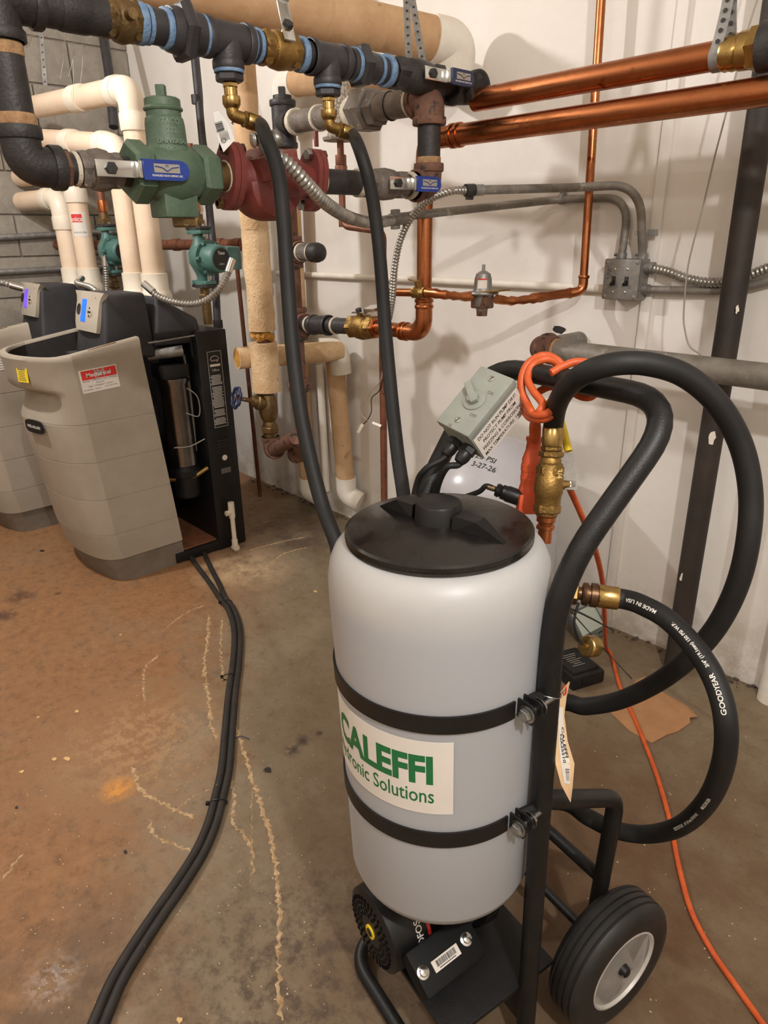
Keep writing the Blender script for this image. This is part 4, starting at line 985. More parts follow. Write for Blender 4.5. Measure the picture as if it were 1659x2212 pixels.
# ---- lower line, from the left elbow to the leg by the copper pipes
t = thing('iron_pump_line', V((XM, .95, ZL-.03)), 'black iron pipe line carrying the green valve and red pump', 'pipe')
cL = V((XM, My(52, 345), ZL)); cU = V((XM, cL.y, ZU2))
fit_elbow(t, 'elbow', iron, cU, cL, ML(400), .0325, .062, 1.14, .02)
MB().cyl(cL+Z*.05, cU-Z*.05, .0295, 26).build('riser_pipe', iron, t)
for zz in (ZL+.071, ZU2-.073): ring(MB(), V((XM, cL.y, zz)), Z, .031, .018).build('sealant_ring', dope_t, t)
dope(t, dope_t, ML, 131, .031, .012); MB().hexn(ML(134), ML(148), .034).build('hex_bushing', iron_rust, t)
seg(t, 'nipple', iron, ML, 140, 170, .0265); dope(t, dope_w, ML, 163, .029, .008)
seg(t, 'nipple', iron, ML, 255, 300, .0265); seg(t, 'nipple', bronze, ML, 440, 492, .0285); dope(t, dope_w, ML, 487, .031, .010)
seg(t, 'pipe', iron, ML, 680, 775, .0275); dope(t, dope_w, ML, 690, .031, .008); dope(t, dope_w, ML, 774, .032, .016); seg(t, 'nipple', iron, ML, 868, 905, .0275); dope(t, dope_w, ML, 884, .033, .016)
LEG = V((XM, 1.468, 0))
fit_elbow(t, 'elbow', iron_rust, ML(700), LEG+Z*ZL, LEG+Z*1.6, .034, .055, 1.16, .02)
seg2 = MB().cyl(LEG+Z*1.50, LEG+Z*1.66, .0300, 26).build('leg_pipe', iron, t)
ring(MB(), LEG+Z*1.528, Z, .0315, .018).build('sealant_ring', dope_t, t)
ball_valve('ball_valve', (ML(170)+ML(258))/2, Y, X, (ML(258)-ML(170)).length, .0335, iron_dirty, 'dirty ball valve with bright blue lever left of the green valve', grip=blue_v, lever_len=.092)
ball_valve('ball_valve', (ML(782)+ML(872))/2, Y, X, (ML(872)-ML(782)).length, .034, iron_dirty, 'ball valve with blue lever right of the red pump', grip=blue_v, lever_len=.085)

# ---- green flow-check valve
gc = ML(368)
t = thing('flow_check_valve', gc-Z*.09, 'green cast-iron flow check valve with square top plug', 'valve')
gA_, gB_ = ML(283), ML(452)
body = MB().lathe(gA_, Y, [(0, .036), (.030, .040), (.05, .052), ((gc-gA_).length, .060), ((gB_-gA_).length-.05, .052), ((gB_-gA_).length-.03, .040), ((gB_-gA_).length, .036)], 28).build('body', green_iron, t)
MB().hexn(gA_-Y*.006, gA_+Y*.034, .056, .5).build('end_hex', green_iron, t); MB().hexn(gB_-Y*.034, gB_+Y*.006, .056, .5).build('end_hex', green_iron, t)
MB().lathe(gc+Z*.02, Z, [(0, .050), (.025, .042), (.033, .0385), (.065, .0375), (.075, .036), (.078, .033), (.090, .033)], 30).build('dome', green_iron, t)
MB().lathe(gc+Z*.108, Z, [(0, .036), (.003, .0375), (.006, .036), (.008, .034), (.020, .0335), (.022, .031)], 12).build('cap', green_iron, t)
MB().box(gc+Z*.140, (X+Y).normalized(), (Y-X).normalized(), Z, .0085, .0085, .012, .002).build('square_plug', green_iron, t)
MB().box(gc-Z*.058, X, Y, Z, .034, .036, .022, .004).build('lower_body', green_iron, t)
MB().hexn(gc+V((0, .018, -.098)), gc+V((0, .018, -.075)), .026).build('drain_plug', bronze, t)
tu = (V((0, 1, 0))); 
for k, (s, zz) in enumerate((('TACO', .075), ('222', .060), ('UNIVERSAL', .042), ('FLOCHEK', .029))):
    def wg(x, y, zz=zz):
        a = x/.040; return gc+Z*(zz+.008+y)+(X*math.cos(a-.18)+Y*math.sin(a-.18))*(.0388 if zz > .05 else .0432)
    text('cast_lettering', s, (0, 0, 0), Y, Z, .0135 if k < 2 else .0115, mat('pale_green_lettering', K1(96, 116, 96), None, .5), body, 'CENTER', .0005, wrap=wg)  # lettering set a tone paler than the casting so it reads

# ---- red circulator pump
pc = ML(578); f0, f1 = ML(503), ML(668)
t = thing('red_pump', pc-Z*.075, 'dark red cast-iron pump between two bolted flanges', 'pump')
Lp = (f1-f0).length
MB().lathe(f0, Y, [(0, .034), (.02, .036), (.045, .046), (Lp*.42, .060), (Lp*.60, .060), (Lp-.045, .046), (Lp-.02, .036), (Lp, .034)], 30).build('body', red_iron, t)
MB().lathe(pc+V((-.05, 0, -.012)), X, [(0, .070), (.02, .074), (.06, .074), (.085, .066), (.095, .045), (.097, 0)], 30).build('volute', red_iron, t)
MB().box(pc+V((.03, -.005, .022)), X, V((0, 1, .25)).normalized(), V((0, -.25, 1)).normalized(), .028, .052, .024, .008).build('rib_block', red_iron, t)
for f, s in ((f0, -1), (f1, 1)):
    fl_ = MB()
    pts = []
    for k in range(28):
        a = 2*math.pi*k/28; rr = .043+.024*abs(math.cos(a))**3; pts.append((math.cos(a)*rr, math.sin(a)*rr))
    tl = V((.35, 0, 1)).normalized(); tw = tl.cross(Y)
    for k, (off, dp) in enumerate(((0, .013), (.0145, .013))):
        MB().prism(pts, f+Y*s*off-Y*(.0065), tl, tw, Y, dp).build('flange', red_iron, t, 30)
    for q in (-1, 1):
        b0 = f+tl*(.054*q)
        MB().cyl(b0-Y*s*.012, b0+Y*s*.034, .006, 12).build('stud', steel, t)
        MB().hexn(b0+Y*s*.022, b0+Y*s*.034, .012).build('nut', bronze, t); MB().hexn(b0-Y*s*.020, b0-Y*s*.008, .012).build('nut', steel, t)

# ---- upper manifold
t = thing('iron_manifold', V((XM, 1.0, ZU2-.03)), 'new black iron manifold with blue-sealed joints across the top', 'pipe')
fit_tee(t, 'corner_tee', iron, cU, Y, -Z, .0345, .07, .034, .062)
MB().cyl(cU-Y*.065, cU-Y*.40, .030, 24).build('pipe', iron, t)
seg(t, 'pipe', iron, MU, 62, 228, .0315); ring(MB(), MU(155), Y, .0335, .05).build('coupling', iron, t)
dope(t, dope_b, MU, 300, .034, .014); seg(t, 'nipple', iron_new, MU, 285, 380, .0295); dope(t, dope_b, MU, 316, .032, .008); dope(t, dope_b, MU, 356, .034, .012)
def union(a, b, r):
    p, q = MU(a), MU(b); L = (q-p).length
    MB().lathe(p, Y, [(0, r*.70), (L*.25, r*.74), (L*.3, r*.74), (L*.3, r*.80), (L, r*.68)], 24).build('union_body', iron_new, t)
    MB().hexn(p+Y*L*.28, p+Y*L*.66, r).build('union_nut', iron_new, t)
union(362, 432, .053); dope(t, dope_b, MU, 438, .035, .014)
TEE1, TEE2 = MU(489), MU(706)
for c in (TEE1, TEE2): fit_tee(t, 'tee', iron_new, c, Y, -Z, .0325, .052, .0285, .050, 1.12, .015)
seg(t, 'nipple', iron_new, MU, 525, 575, .0285); dope(t, dope_b, MU, 536, .033, .012); dope(t, dope_b, MU, 553, .032, .008)
seg(t, 'nipple', iron_new, MU, 632, 675, .0285); dope(t, dope_b, MU, 648, .034, .014)
seg(t, 'nipple', iron_new, MU, 738, 770, .0285); dope(t, dope_b, MU, 742, .033, .008); union(752, 806, .046); dope(t, dope_b, MU, 764, .035, .010)
seg(t, 'nipple', iron_new, MU, 800, 855, .0285); dope(t, dope_b, MU, 815, .032, .008); dope(t, dope_b, MU, 834, .035, .016)
seg(t, 'nipple', iron, MU, 945, 985, .0285)
eM = V((XM, 1.60, ZU2-.010))
fit_elbow(t, 'elbow', iron, MU(700), eM, eM+X, .0360, .058, 1.15, .022)
ball_valve('ball_valve', (MU(222)+MU(296))/2, Y, X, (MU(296)-MU(222)).length, .0345, bronze, 'tarnished bronze valve in the manifold at the top left')
ball_valve('ball_valve', (MU(562)+MU(640))/2, Y, V((.55, 0, .55)), (MU(640)-MU(562)).length, .034, brass_dk, 'brass ball valve with upright steel lever between the two manifold tees', grip=chrome, lever_len=.075, ld=V((-.3, .02, 1)), plain=True)
ball_valve('ball_valve', (MU(846)+MU(952))/2, Y, X, (MU(952)-MU(846)).length, .036, iron, 'black ball valve with dark blue lever beside the upper copper pipe', grip=navy_v, lever_len=.082)

# ---- hose drops under the tees
def hose_drop(c, label, out):
    t = thing('hose_adaptor', c-Z*.17, label, 'fitting', 'brass hose adaptors')
    c = V(c); out = V(out).normalized()
    ring(MB(), c-Z*.052, Z, .030, .009).build('sealant_ring', dope_b, t)
    MB().cyl(c-Z*.050, c-Z*.058, .024, 18).build('bushing_neck', iron_new, t)
    MB().hexn(c-Z*.072, c-Z*.056, .0285, .3).build('bushing', iron_new, t)
    MB().hexn(c-Z*.082, c-Z*.072, .0165).build('brass_hex', brass, t)
    MB().lathe(c-Z*.081, -Z, [(0, .0135), (.014, .0135), (.015, .0175), (.018, .0185), (.030, .0185), (.033, .0165), (.037, .014)], 22).build('swivel', brass, t)
    e = c-Z*.130
    MB().tube(fillet([c-Z*.115, e, e+out*.028], .02, 6), .0125, 18).build('elbow', brass_dk, t)
    MB().hexn(e+out*.022, e+out*.031, .0165).build('elbow_hex', brass_dk, t)
    MB().lathe(e+out*.031, out, [(0, .0155), (.002, .0165), (.026, .0165), (.028, .0155)], 20).build('ferrule', brass, t)
    return e+out*.055, out
o1 = V((.20, .95, -.22)).normalized(); o2 = o1
h1, _ = hose_drop(TEE1, 'brass hose adaptor with hanging tag under the left manifold tee', o1)
h2, _ = hose_drop(TEE2, 'brass hose adaptor under the right manifold tee', o2)
def hose(pts, r, label, n=10, mt=black_rub, name='black_hose', grp='black rubber hoses', seg_=18):
    P = spline(pts, n); return tag(MB().tube(P, r, seg_).build(name, mt), label, 'hose', grp)
HR = .0145
hose([h1-o1*.02, h1+o1*.004, ad(572, 290, 1.35), ad(600, 368, 1.335), ad(613, 480, 1.33), ad(622, 620, 1.33), ad(634, 770, 1.33), ad(655, 920, 1.325), ad(690, 1070, 1.32), ad(724, 1165, 1.29), ad(775, 1290, 1.27), K(.14, .20, .50)], HR, 'black hose hanging from the left brass adaptor to the tank')
hose([h2-o2*.02, h2+o2*.004, ad(775, 318, 1.52), ad(797, 390, 1.52), ad(811, 470, 1.51), ad(822, 570, 1.50), ad(833, 720, 1.48), ad(845, 850, 1.46), ad(859, 980, 1.43), ad(872, 1070, 1.40), ad(890, 1220, 1.36), K(.10, .24, .48)], HR, 'black hose hanging from the right brass adaptor behind the tank')

# ---- union line along the wall direction, air separator and riser
RS = V((ay(612, 250, 1.6).x, 1.6, 0)); zR = ay(612, 250, 1.6).z
cT = LEG+Z*1.668; uA = V((RS.x, RS.y, zR-.025))
ud = (uA-cT).normalized()
def UU(px): # point on that line seen at column px
    a, b = 0., 1.
    def col(k): P = cT+(uA-cT)*k-CAM; return 829.5+FPX*P.dot(RT)/P.dot(FW)
    for _ in range(40):
        m_ = (a+b)/2
        if col(m_) > px: a = m_
        else: b = m_
    return cT+(uA-cT)*a
t = thing('iron_union_line', cT-Z*.04, 'old iron pipe line with big union behind the manifold', 'pipe')
fit_elbow(t, 'elbow', iron_rust, cT+ud, cT, cT-Z, .039, .058, 1.12, .018)
MB().cyl(UU(895), UU(625), .0335, 26).build('pipe', iron_dirty, t)
ring(MB(), UU(893), ud, .037, .014).build('sealant_ring', dope_w, t); ring(MB(), UU(818), ud, .038, .012).build('sealant_ring', dope_w, t)
MB().hexn(UU(822), UU(806), .046).build('union_tail', iron_dirty, t); MB().hexn(UU(806), UU(775), .060).build('union_nut', iron_dirty, t)
MB().lathe(UU(778), ud, [(0, .05), (.03, .046), (.05, .040), (.06, .036)], 24).build('union_body', dope_w, t)
ring(MB(), UU(690), ud, .0385, .012).build('sealant_ring', dope_w, t); ring(MB(), UU(640), ud, .041, .022).build('sealant_ring', dope_w, t)
MB().tube([UU(845)+(V((0, 0, 1))*math.cos(a)+V((.1, -1, 0)).normalized()*math.sin(a))*.0350 for a in [2*math.pi*k/24 for k in range(24)]], .0022, 6, closed=True).build('cable_tie', black_pl, t)
# plug tee and riser
t = thing('iron_riser', RS+Z*.45, 'dark iron riser with square-headed plug and several fittings behind the hoses', 'pipe')
zc = uA.z
m = MB().cyl(RS+Z*(zc-.075), RS+Z*(zc+.07), .040, 26); ring(m, RS+Z*(zc+.062), Z, .045, .018); ring(m, RS+Z*(zc-.066), Z, .045, .018); m.cyl(RS+Z*zc, RS+Z*zc-ud*.065, .039, 24); m.build('plug_tee', iron, t)
MB().cyl(RS+Z*(zc+.06), RS+Z*(zc+.085), .032, 24).build('plug', iron, t); MB().box(RS+Z*(zc+.097), (X+Y).normalized(), (Y-X).normalized(), Z, .011, .011, .014, .002).build('plug_head', iron, t)
zB = ad(645, 945, 2.55).z
MB().cyl(RS+Z*(zc-.06), RS+Z*.52, .0285, 22).build('pipe', iron_rust, t)
for q, rr, L, mt_ in ((zc-.092, .034, .014, dope_w), (zc-.13, .040, .06, iron), (zc-.20, .036, .03, iron)): ring(MB(), RS+Z*q, Z, rr, L).build('coupling', mt_, t)
def RZ(py): return ay(640, py, 1.6).z
# capped side stub
zS = RZ(545); cS = RS+Z*zS
fit_tee(t, 'tee', iron_rust, cS, Z, X, .036, .055, .034, .055)
MB().cyl(cS+X*.05, cS+X*.155, .0295, 22).build('stub_pipe', iron_dirty, t); ring(MB(), cS+X*.060, X, .032, .012).build('sealant_ring', dope_w, t); ring(MB(), cS+X*.125, X, .032, .016).build('sealant_ring', dope_w, t)
MB().lathe(cS+X*.125, X, [(0, .033), (.03, .034), (.045, .030), (.055, .018), (.058, 0)], 22).build('cap', iron, t)
# valve branch
zV = RZ(700); cV = V((RS.x, RS.y, zV))
fit_tee(t, 'tee', iron_rust, cV, Z, X, .040, .060, .038, .060)
ring(MB(), RS+Z*RZ(830), Z, .043, .05).build('union', iron_rust, t); MB().hexn(RS+Z*(RZ(830)-.012), RS+Z*(RZ(830)+.012), .054).build('union_nut', iron_rust, t)
ring(MB(), RS+Z*.56, Z, .036, .05).build('coupling', iron_rust, t)
fit_elbow(t, 'foot_elbow', iron_rust, RS+Z*.8, RS+Z*.515, RS+Z*.515+(eC-(RS+Z*.515)), .034, .06)
MB().cyl(RS+Z*.515, rA, .028, 18).build('foot_pipe', iron_rust, t)
VC = ay(785, 706, 1.6)
t = thing('valve_branch', cV+X*.2-Z*.04, 'black iron branch with plugged tee left of the large bronze valve', 'pipe')
bd_ = (VC-cV).normalized(); Lb = (VC-cV).length
MB().cyl(cV+bd_*.05, VC-bd_*.04, .0275, 22).build('pipe', iron_new, t)
qb_ = cV+bd_*Lb*.40
m = MB().cyl(qb_-bd_*.05, qb_+bd_*.05, .0335, 24); ring(m, qb_-bd_*.042, bd_, .037, .016); ring(m, qb_+bd_*.042, bd_, .037, .016); m.build('tee', iron_new, t)
for k in (.22, .62): ring(MB(), cV+bd_*Lb*k, bd_, .031, .010).build('sealant_ring', dope_w, t)
t2 = ball_valve('ball_valve', VC, bd_, V((0, -.35, 1)), .125, .040, brass_dk, 'large bronze ball valve with steel lever left of the copper elbow', grip=chrome, lever_len=.06, ld=V((1, -.1, .05)), plain=True)
# copper drop from the lower main
CX = ay(917, 560, 1.6).x; CV = V((CX, 1.6, 0)); zCb = VC.z+.002
zLow = ay(1200, 262, 1.6).z; zUp = ay(1290, 168, 1.6).z
t = thing('copper_drop', CV+Z*zCb, 'polished copper drop pipe turning into the bronze valve', 'pipe')
MB().tube(fillet([CV+Z*(zLow-.07), CV+Z*zCb, VC+bd_*.06], .075, 9), .0232, 24).build('pipe', copper, t)
MB().tube(fillet([CV+Z*(zCb+.105), CV+Z*zCb, CV+Z*zCb-X*.10], .075, 9), .0262, 24).build('elbow', copper, t)
for q, d in ((CV+Z*(zCb+.100), Z), (CV+Z*(zCb+.082), Z), (CV+Z*zCb-X*.095, X), (CV+Z*zCb-X*.077, X)): ring(MB(), q, d, .0295, .010).build('press_bead', copper, t)
MB().hexn(VC+bd_*.058, VC+bd_*.075, .036).build('valve_nut', copper, t)
# ---- the two big copper mains running to the right
t = thing('copper_main', V((-.8, 1.6, zLow-.03)), 'lower large copper main running right across the white wall', 'pipe', 'large copper mains')
MB().tube(fillet([CV+Z*(zLow-.09), CV+Z*zLow, V((XR, 1.6, zLow))], .07, 8), .0273, 28).build('pipe', copper, t)
for k in (.105, .128): ring(MB(), CV+Z*zLow+X*k, X, .0315, .012).build('press_bead', copper, t)
t = thing('copper_main', V((-.9, 1.6, zUp-.03)), 'upper large copper main with brass adaptor at its right end', 'pipe', 'large copper mains')
xe = ay(1568, 120, 1.6).x
MB().cyl(V((XM+.04, 1.6, zUp)), V((xe, 1.6, zUp)), .0273, 28).build('pipe', copper, t)
MB().lathe(V((xe-.005, 1.6, zUp)), X, [(0, .030), (.006, .0325), (.012, .031), (.02, .0335), (.03, .031), (.034, .0345), (.055, .0345), (.06, .033)], 28).build('press_adaptor', brass, t)
MB().hexn(V((xe+.045, 1.6, zUp)), V((xe+.07, 1.6, zUp)), .040).build('adaptor_hex', brass, t)
MB().cyl(V((xe+.068, 1.6, zUp)), V((xe+.16, 1.6, zUp)), .044, 26).build('iron_coupling', iron, t); MB().cyl(V((xe+.15, 1.6, zUp)), V((XR, 1.6, zUp)), .030, 24).build('iron_pipe', iron, t)
# perforated hanger for the upper main
hx_ = xe-.012; top = ay(1592, -60, 1.62)
t = thing('hanger_strap', V((hx_, 1.6, zUp-.03)), 'perforated galvanised hanger strap holding the upper copper main', 'strap')
for sg_ in (-1, 1):
    pts = [V((hx_, 1.6+.0285*sg_, zUp)), V((hx_+.005, 1.6+.024*sg_, zUp+.035)), V((top.x, 1.605+.004*sg_, zUp+.125)), V((top.x+.003, 1.605+.003*sg_, zUp+.36)), V((top.x+.003, 1.605+.003*sg_, CEIL))]
    rows = [[p-X*.011, p+X*.011, p+X*.011+Y*.0014, p-X*.011+Y*.0014] for p in spline(pts, 6)]
    MB().grid(rows, True).build('band', galv, t)
    P = resample(spline(pts, 12), .019)[:26]
    for p in P[1:-1]: MB().cyl(p-Y*.0025, p+Y*.0035, .0042, 10).build('hole', dark_void, t)
rows = []
for k in range(13):
    a = math.pi+math.pi*k/12; p = V((hx_, 1.6+.0285*math.cos(a), zUp+.0285*math.sin(a))); q = V((hx_, 1.6+.0300*math.cos(a), zUp+.0300*math.sin(a)))
    rows.append([p-X*.011, p+X*.011, q+X*.011, q-X*.011])
MB().grid(rows, True).build('sling', galv, t)
# hanger straps above the manifold's right end
t = thing('hanger_strap', V((XM, 1.42, ZU2)), 'perforated hanger strap in front of the tan insulated pipe', 'strap')
for (pa, pb) in ((ad(877, -20, 1.76), ad(884, 140, 1.74)), (ad(889, -10, 1.76), ad(916, 150, 1.72))):
    d = (pb-pa).normalized(); w_ = d.cross(FW).normalized()
    MB().box((pa+pb)/2, d, w_, FW, (pb-pa).length/2, .0085, .0008).build('band', galv, t)
    for k in range(9): q = pa+(pb-pa)*((k+.5)/9); MB().cyl(q-FW*.0016, q+FW*.0016, .0034, 8).build('hole', dark_void, t)
# air separator and dull copper line below it
aT, aB = ay(748, 165, 1.52), ay(735, 304, 1.52)
aC = V((aB.x, 1.52, 0))
t = thing('air_separator', aC+Z*aB.z, 'speckled grey air separator with flat base behind the right hose', 'fitting')
MB().lathe(aC+Z*aB.z, Z, [(0, .052), (.008, .054), (.012, .040), (.03, .034), (aT.z-aB.z-.03, .034), (aT.z-aB.z, .026)], 26).build('body', mat('speckled_grey', K1(176, 166, 150), K1(120, 110, 98), .8, scale=130, lo=.45, hi=.55, bump=.3), t)
MB().tube(fillet([aC+Z*(aB.z+.03), aC+Z*(ay(752, 488, 1.52).z), ay(828, 500, 1.52), ay(826, 720, 1.55)], .03), .0105, 14).build('tail_pipe', copper_old, t)
for py, rr in ((345, .017), (368, .019), (480, .0135)): ring(MB(), aC+Z*ay(742, py, 1.52).z, Z, rr, .028).build('coupling', copper_old, t)
MB().box(ay(683, 300, 1.52), Z, Y, X, .022, .007, .004, .002).build('red_tab', red_iron, t)
run('copper_downpipe', [ay(826, 690, 1.75), V((ay(827, 900, 1.75).x, 1.75, 0))], .0135, copper_old, 'matt brown copper downpipe behind the right hose', cat='pipe')
# ---------------------------------------------------------------- things on and before the white wall
# slender copper water line with regulator
yl = lambda px: 1.552+(2.02-1.552)*max(0., min(1., (px-960)/(1250-960)))
def WL(px, py): return ay(px, py, yl(px))
top = ay(1303, -70, 2.02); top = top+(top-ay(1259, 628, 2.02))*((CEIL-top.z)/(top.z-ay(1259, 628, 2.02).z)); elb = ay(1259, 628, 2.02)
t = thing('copper_water_line', WL(1120, 650), 'slender copper water line rising at the right and feeding the regulator', 'pipe')
MB().tube(fillet([top, elb, WL(1228, 634)], .035, 8), .0128, 18).build('riser', copper, t)
MB().tube(fillet([ay(1261, 595, 2.02), elb, WL(1228, 634)], .03, 8), .0150, 18).build('elbow', copper, t)
ring(MB(), ay(1261.5, 598, 2.02), Z, .0175, .008).build('bead', copper, t)
LP = [(1232, 633, .0170), (1222, 634, .0145), (1180, 640, .0135), (1168, 642, .0165), (1160, 643, .0150), (1150, 645, .0165), (1143, 646, .0120), (1130, 648, .0140), (1118, 649, .0105), (1104, 650, .0150), (1097, 650, .0115), (1085, 648, .0140), (1072, 646, .0140)]
pts = [WL(a, b) for a, b, c in LP]
MB().tube(pts, [c for a, b, c in LP], 16).build('reducers', copper, t)
LP2 = [(1018, 640, .0140), (1003, 641, .0140), (992, 640, .0105), (980, 639, .0135), (972, 638, .0105), (962, 637, .0140), (952, 636, .0120), (942, 634, .0150), (932, 633, .0130), (922, 632, .0150)]
MB().tube([WL(a, b) for a, b, c in LP2], [c for a, b, c in LP2], 16).build('reducers', copper, t)
MB().tube([WL(892, 632), WL(836, 631)], .0120, 16).build('inlet_pipe', copper, t)
dW = (WL(940, 634)-WL(870, 632)).normalized()
bv0 = ball_valve('ball_valve', WL(906, 632), dW, V((0, -.3, 1)), .052, .0175, brass_dk, 'small brass ball valve on the slender copper line before the copper drop', grip=None)
lv = MB().box(WL(895, 607), V((1, -.25, -.14)).normalized(), Y, Z, .030, .006, .0015, .001).build('lever', brass, bv0)
rc = WL(1042, 648)
t = thing('pressure_regulator', rc-Z*.04, 'water pressure regulator with silver bell on the copper line', 'regulator')
MB().lathe(rc-Z*.030, Z, [(0, .018), (.012, .018), (.013, .024), (.030, .026), (.045, .030), (.047, .046), (.050, .048), (.054, .046), (.056, .030), (.060, .0275), (.090, .0255), (.105, .021), (.112, .010), (.113, .005), (.130, .005), (.131, .0)], 28).build('bell', galv, t)
MB().box(rc-Z*.004, X, Y, Z, .028, .022, .020, .005).build('body', iron_rust, t)
MB().lathe(rc-Z*.046, Z, [(0, .016), (.03, .017)], 18).build('lower_cap', iron_rust, t)
MB().box(rc+V((.03, .0, .026)), V((1, .2, .1)).normalized(), Y, Z, .045, .028, .0025, .001).build('tag_plate', brass_dk, t)
rows = []
for i in range(9):
    a = -.75+i*.13; d = -FH*math.cos(a)+RH*math.sin(a); rows.append([rc+d*.0285+Z*.034, rc+d*.0270+Z*.062])
MB().grid(rows).build('regulator_label', paper_w, t)
rows = [[p[0]*.12+p[1]*.88+(-FH)*.0008, p[0]*-.02+p[1]*1.02+(-FH)*.0008] for p in rows]
MB().grid(rows).build('red_stripe', red_pr, t)

# painted conduit low on the wall
run('wall_conduit', [ay(600, 590, 2.072), ay(1312, 624, 2.072)], .0125, plaster_w, 'white painted conduit along the white wall behind the regulator', cat='conduit')
# grey conduits to the switch box
bxC = ay(1342, 604, 2.022); HB = .058
def emt(pts, ys, label, cats='conduit', r=.0122, rad=.09):
    P = [ay(a, b, y) for (a, b), y in zip(pts, ys)]; return tag(MB().tube(fillet(P, rad, 9), r, 18).build('steel_conduit', galv_dull), label, cats, 'steel conduits to the wall switch')
TU1 = V((ay(1388, 560, 2.055).x, 2.055, bxC.z+HB)); TU2 = V((ay(1342, 560, 2.058).x, 2.058, bxC.z+HB))
a0 = ay(1020, 411, 1.62); a1 = ay(1250, 405, 1.975)
tag(MB().tube(fillet([a0, a1, V((TU1.x, 1.99, a1.z)), TU1], [.1, .13], 10), .0122, 18).build('steel_conduit', galv_dull), 'upper bent steel conduit passing before the slender copper riser', 'conduit', 'steel conduits to the wall switch')
b0 = ay(885, 466, 1.53); b1 = ay(1205, 431, 2.068)
tag(MB().tube(fillet([b0, b1, V((TU2.x, 2.068, b1.z-.004)), TU2], [.05, .12], 10), .0120, 18).build('steel_conduit', galv_dull), 'lower bent steel conduit passing behind the slender copper riser', 'conduit', 'steel conduits to the wall switch')
t = thing('conduit_strap', ay(1222, 428, 2.06), 'one-hole strap clamping the lower steel conduit to the wall', 'clamp')
ring(MB(), ay(1214, 430, 2.066), X, .0165, .018).build('saddle', galv, t); MB().box(ay(1216, 417, 2.083), X, Z, Y, .010, .014, .002, .001).build('tab', galv, t)
q = V((TU1.x-.002, 2.05, ay(1386, 503, 2.05).z))
t = thing('conduit_strap', q, 'one-hole strap clamping the upper steel conduit above the switch box', 'clamp')
ring(MB(), q, Z, .0165, .018).build('saddle', galv, t); MB().box(q+V((.022, .0, 0)), X, Z, Y, .020, .009, .0018, .001).build('tab', galv, t); MB().hexn(q+V((-.016, -.012, 0)), q+V((-.010, -.02, 0)), .007).build('clamp_screw', steel, t)
# switch box
t = thing('wall_switch_box', bxC-Z*HB, 'grey steel double switch box on the white wall', 'switch box')
MB().box(V((bxC.x, (bxC.y+W)/2+.003, bxC.z)), X, Y, Z, HB, (W-bxC.y)/2-.003, HB, .004).build('box', steel_box, t)
pl = MB().box(V((bxC.x, bxC.y, bxC.z)), X, Y, Z, HB+.001, .005, HB+.001, .006).build('cover', steel_box, t)
fy = bxC.y-.0052
for s, up in ((-.022, -1), (.020, -1)):
    sl = MB().box(V((bxC.x+s, fy, bxC.z-.004)), X, Y, Z, .0065, .001, .0135, .0005).build('toggle_slot', ink, pl)
    MB().box(V((bxC.x+s, fy-.006, bxC.z-.004-.006)), X, V((0, 1, .5)).normalized(), V((0, -.5, 1)).normalized(), .0042, .010, .0042, .001).build('toggle', black_pl, sl)
    for z_ in (.030, -.036): MB().lathe(V((bxC.x+s, fy, bxC.z+z_)), (0, -1, 0), [(0, .004), (.001, .004), (.0018, .002), (.0018, 0)], 12).build('cover_screw', chrome, pl)
for sx_ in (-1, 1):
    for sz_ in (-1, 1): MB().lathe(V((bxC.x+sx_*.049, fy+.001, bxC.z+sz_*.049)), (0, -1, 0), [(0, .006), (.0015, .0055), (.002, .003), (.002, 0)], 12).build('corner_screw', steel, pl)
sq = [(-.046, .040), (-.046, .034), (-.042, .033), None, (-.046, .028), (-.040, .028), None, (-.043, .028), (-.043, .022), None, (-.048, .018), (-.040, .020), (-.046, .012), (-.039, .013), None, (-.038, .030), (-.034, .028), (-.038, .024), (-.033, .022), None, (-.049, .006), (-.043, .001), (-.039, .006), None, (-.036, .014), (-.031, .010), (-.036, .006)]
cur = []; m = MB()
for s in sq+[None]:
    if s is None:
        if len(cur) > 1: m.tube(cur, .0007, 5)
        cur = []
    else: cur.append(V((bxC.x+s[0], fy-.0004, bxC.z+s[1])))
stuff(m.build('pen_scrawl', ink, pl, 0))
for tp in (TU1, TU2):
    MB().cyl(tp-Z*.002, tp+Z*.016, .0155, 18).build('conduit_connector', galv, t); MB().hexn(tp+V((-.015, -.004, .012)), tp+V((-.022, -.006, .012)), .005).build('set_screw', steel, t)
rS = V((bxC.x+HB, 2.055, bxC.z+.034)); rS2 = V((bxC.x+HB, 2.058, bxC.z-.028))
MB().cyl(rS-X*.002, rS+X*.026, .0165, 18).build('cable_connector', galv, t); MB().cyl(rS2-X*.002, rS2+X*.016, .0155, 18).build('conduit_connector', galv, t)
# flex and conduit going right behind the black pole
P = spline([rS+X*.015, ay(1445, 588, 2.05), ay(1490, 604, 2.05), ay(1545, 611, 2.055), ay(1600, 603, 2.055), ay(1640, 586, 2.055), ay(1720, 560, 2.055), ay(1720, 560, 2.055)+V((.25, 0, .06))], 12)
tag(MB().flex(P, .0125, .011, .24).build('armoured_cable', flexm), 'armoured cable from the wall switch box behind the black pole', 'cable')
run('steel_conduit', [rS2, ay(1555, 629, 2.066), ay(1620, 618, 2.066), ay(1720, 590, 2.066), V((XR, 2.066, ay(1720, 590, 2.066).z+.05))], .0115, galv_dull, 'straight steel conduit leaving the switch box to the right', cat='conduit')
